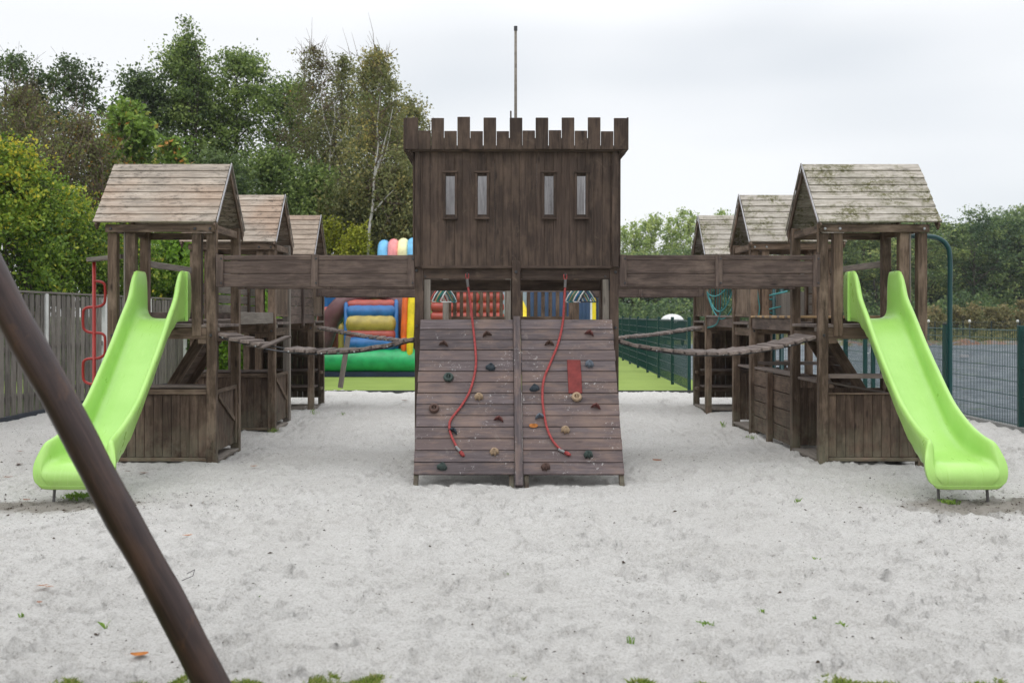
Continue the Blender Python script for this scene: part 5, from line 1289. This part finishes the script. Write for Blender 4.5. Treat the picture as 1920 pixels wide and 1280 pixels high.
def tuft(px, py, wpx, n, h, lab, seed):
    rng = np.random.default_rng(seed); X, Y, Z = on_sand(px, py); w = wpx * Y / FPX; C = []; V = []; 
    for _ in range(n if h > .04 else int(n * 1.3)):
        bx0 = rng.normal() * w * .45; by0 = rng.normal() * w * .35; hh = h * rng.uniform(.35, 1.1); a = rng.uniform(0, 6.28); l = hh * (rng.uniform(.1, .7) if h > .04 else rng.uniform(.4, 1.6)); wd = .0022 if h > .04 else .0034
        dx, dy = math.cos(a), math.sin(a); z0 = -.015
        V += [(bx0 - dy * wd, by0 + dx * wd, z0), (bx0 + dy * wd, by0 - dx * wd, z0), (bx0 + dx * l * .5 + dy * wd, by0 + dy * l * .5 - dx * wd, hh * .75), (bx0 + dx * l, by0 + dy * l, hh)]
    F = np.arange(len(V)).reshape(-1, 4)
    o = link('weed_tuft', mesh_np('tuft', V, F, M['l_weed'], False, rng.uniform(.1, 1, len(F))), None, Matrix.Translation((X, Y, Z)))
    tag(o, lab, 'weed', 'weeds sprouting on the sand')
for i, a in enumerate([(1325, 1173, 15, 46, .022, 'largest green weed on the open sand, lower right of the climbing wall'), (1577, 1174, 8, 26, .022, 'small green weed low on the right sand'), (948, 1076, 6, 14, .022, 'small green weed below the middle of the climbing wall'),
                      (1428, 1146, 5, 12, .018, 'tiny weed right of and above the largest weed'), (1497, 940, 6, 14, .03, 'weed well left of the foot of the right slide'), (40, 1156, 5, 9, .022, 'weed at the far left, low in the picture'), (198, 1176, 3, 6, .03, 'thin upright weed left of the swing leg'),
                      (480, 1121, 7, 12, .018, 'flat green weed right of the swing leg'), (1775, 943, 18, 110, .035, 'mossy green patch between the steel feet of the right slide'), (150, 932, 30, 190, .04, 'dark green patch under the end of the left slide'),
                      (425, 833, 9, 30, .11, 'grass tuft at the rear post of the front left tower'), (515, 812, 8, 26, .08, 'grass tuft at the front post of the second left tower'), (590, 775, 8, 20, .07, 'grass tuft at the front post of the rearmost left tower'), (640, 778, 8, 18, .05, 'low grass between the rearmost left tower and the castle'),
                      (1408, 822, 14, 40, .05, 'grass at the front post of the second right tower'), (1357, 800, 6, 16, .09, 'upright grass left of the second right tower'), (1529, 1159, 4, 8, .016, 'yellowish weed between the two lower right weeds'), (1183, 1200, 5, 9, .02, 'weed below the right corner of the climbing wall'),
                      (1530, 1050, 5, 9, .022, 'weed in the middle of the right sand')]):
    tuft(*a, 400 + i)
def grass_edge():
    rng = np.random.default_rng(9); V = []; 
    spans = [(60, 200), (205, 300), (300, 500), (520, 640), (640, 760), (800, 905), (930, 1020), (1030, 1140), (1150, 1260), (1300, 1400), (1420, 1540), (1545, 1700), (1660, 1815), (1828, 1895), (1890, 1925)]; amp = [1.3, .7, 1.5, .9, 1.0, .5, .9, .8, 1.3, .9, .7, 1.5, 1.8, 1.9, 1.0]
    for (a, b), am_ in zip(spans, amp):
        xa, xb = (a - VX) * 4.5 / FPX, (b - VX) * 4.5 / FPX
        n = int((xb - xa) * 9500 * (.3 + am_))
        for _ in range(n):
            x = rng.uniform(xa, xb); u = (x - xa) / (xb - xa); edge = 4.60 + .06 * math.sin(x * 9 + 1) + .05 * math.sin(x * 23); y = edge - abs(rng.normal()) * .07
            h = min(1.3, am_) * min(.034, rng.gamma(2.6, .0062)) * (.4 + .6 * math.sin(u * math.pi)); an = rng.uniform(0, 6.28); w = .0011; l = h * rng.uniform(.1, .9)
            dx, dy = math.cos(an), math.sin(an); z = gz(x, y) - .004
            V += [(x - dy * w, y + dx * w, z), (x + dy * w, y - dx * w, z), (x + dx * l * .4 + dy * w * .8, y + dy * l * .4 - dx * w * .8, z + h * .7), (x + dx * l, y + dy * l, z + h)]
    F = np.arange(len(V)).reshape(-1, 4)
    tag(link('lawn_grass', mesh_np('blades', V, F, M['l_grass'], False, rng.uniform(0, 1, len(F)))), 'ragged edge of lawn grass along the bottom of the picture', 'grass', kind='stuff')
grass_edge()
def debris():
    rng = np.random.default_rng(12); V = []; F = []; k = 0
    for i in range(7000):
        m = rng.random()
        if m < .45: x = rng.uniform(-6.8, 7.2); y = 4.6 + 9 * rng.random() ** 1.3
        elif m < .65: x = rng.normal(-5.6, .9); y = rng.uniform(7, 15)
        elif m < .82: x = rng.normal(4.4, .8); y = rng.normal(8.9, .35)
        else: x = rng.normal(-3.4, .7); y = rng.normal(8.9, .3)
        if not (-6.9 < x < 7.3 and y > 4.6): continue
        s = rng.uniform(.0012, .0048) * (1 if rng.random() < .95 else 2.2); a = rng.uniform(0, 6.28); el = rng.uniform(1, 3.5); z = gz(x, y) + float(sand_fine(np.array([x]), np.array([y]))[0]) + .002
        for (u, v, w) in ((-el, 0, 0), (0, -1, 0), (el, 0, 0), (0, 1, 0), (0, 0, 1.1)):
            V.append((x + s * (u * math.cos(a) - v * math.sin(a)), y + s * (u * math.sin(a) + v * math.cos(a)), z + w * s))
        for q in ((0, 1, 4), (1, 2, 4), (2, 3, 4), (3, 0, 4)): F.append(tuple(k + j for j in q))
        k += 5
    tag(link('sand_debris', mesh_np('bits', V, F, M['debris'])), 'dark bits of bark and twig scattered over the sand', 'debris', kind='stuff')
debris()

# ------------------------------------------------------------------ damp autumn air
def haze():
    bm = bmesh.new(); bmesh.ops.create_cube(bm, size=1); me = bpy.data.meshes.new('haze'); bm.to_mesh(me); bm.free()
    m = bpy.data.materials.new('damp_air'); m.use_nodes = True; nt = m.node_tree; nt.nodes.clear(); o_ = nt.nodes.new('ShaderNodeOutputMaterial'); v = nt.nodes.new('ShaderNodeVolumePrincipled')
    v.inputs['Color'].default_value = (.90, .95, 1, 1); v.inputs['Density'].default_value = .00035; v.inputs['Anisotropy'].default_value = .2; nt.links.new(v.outputs[0], o_.inputs['Volume']); me.materials.append(m)
    h = link('haze', me, None, Matrix.Translation((20, 56, 6.75)) @ Matrix.Diagonal((150, 130, 16.2, 1))); h['kind'] = 'stuff'
haze()
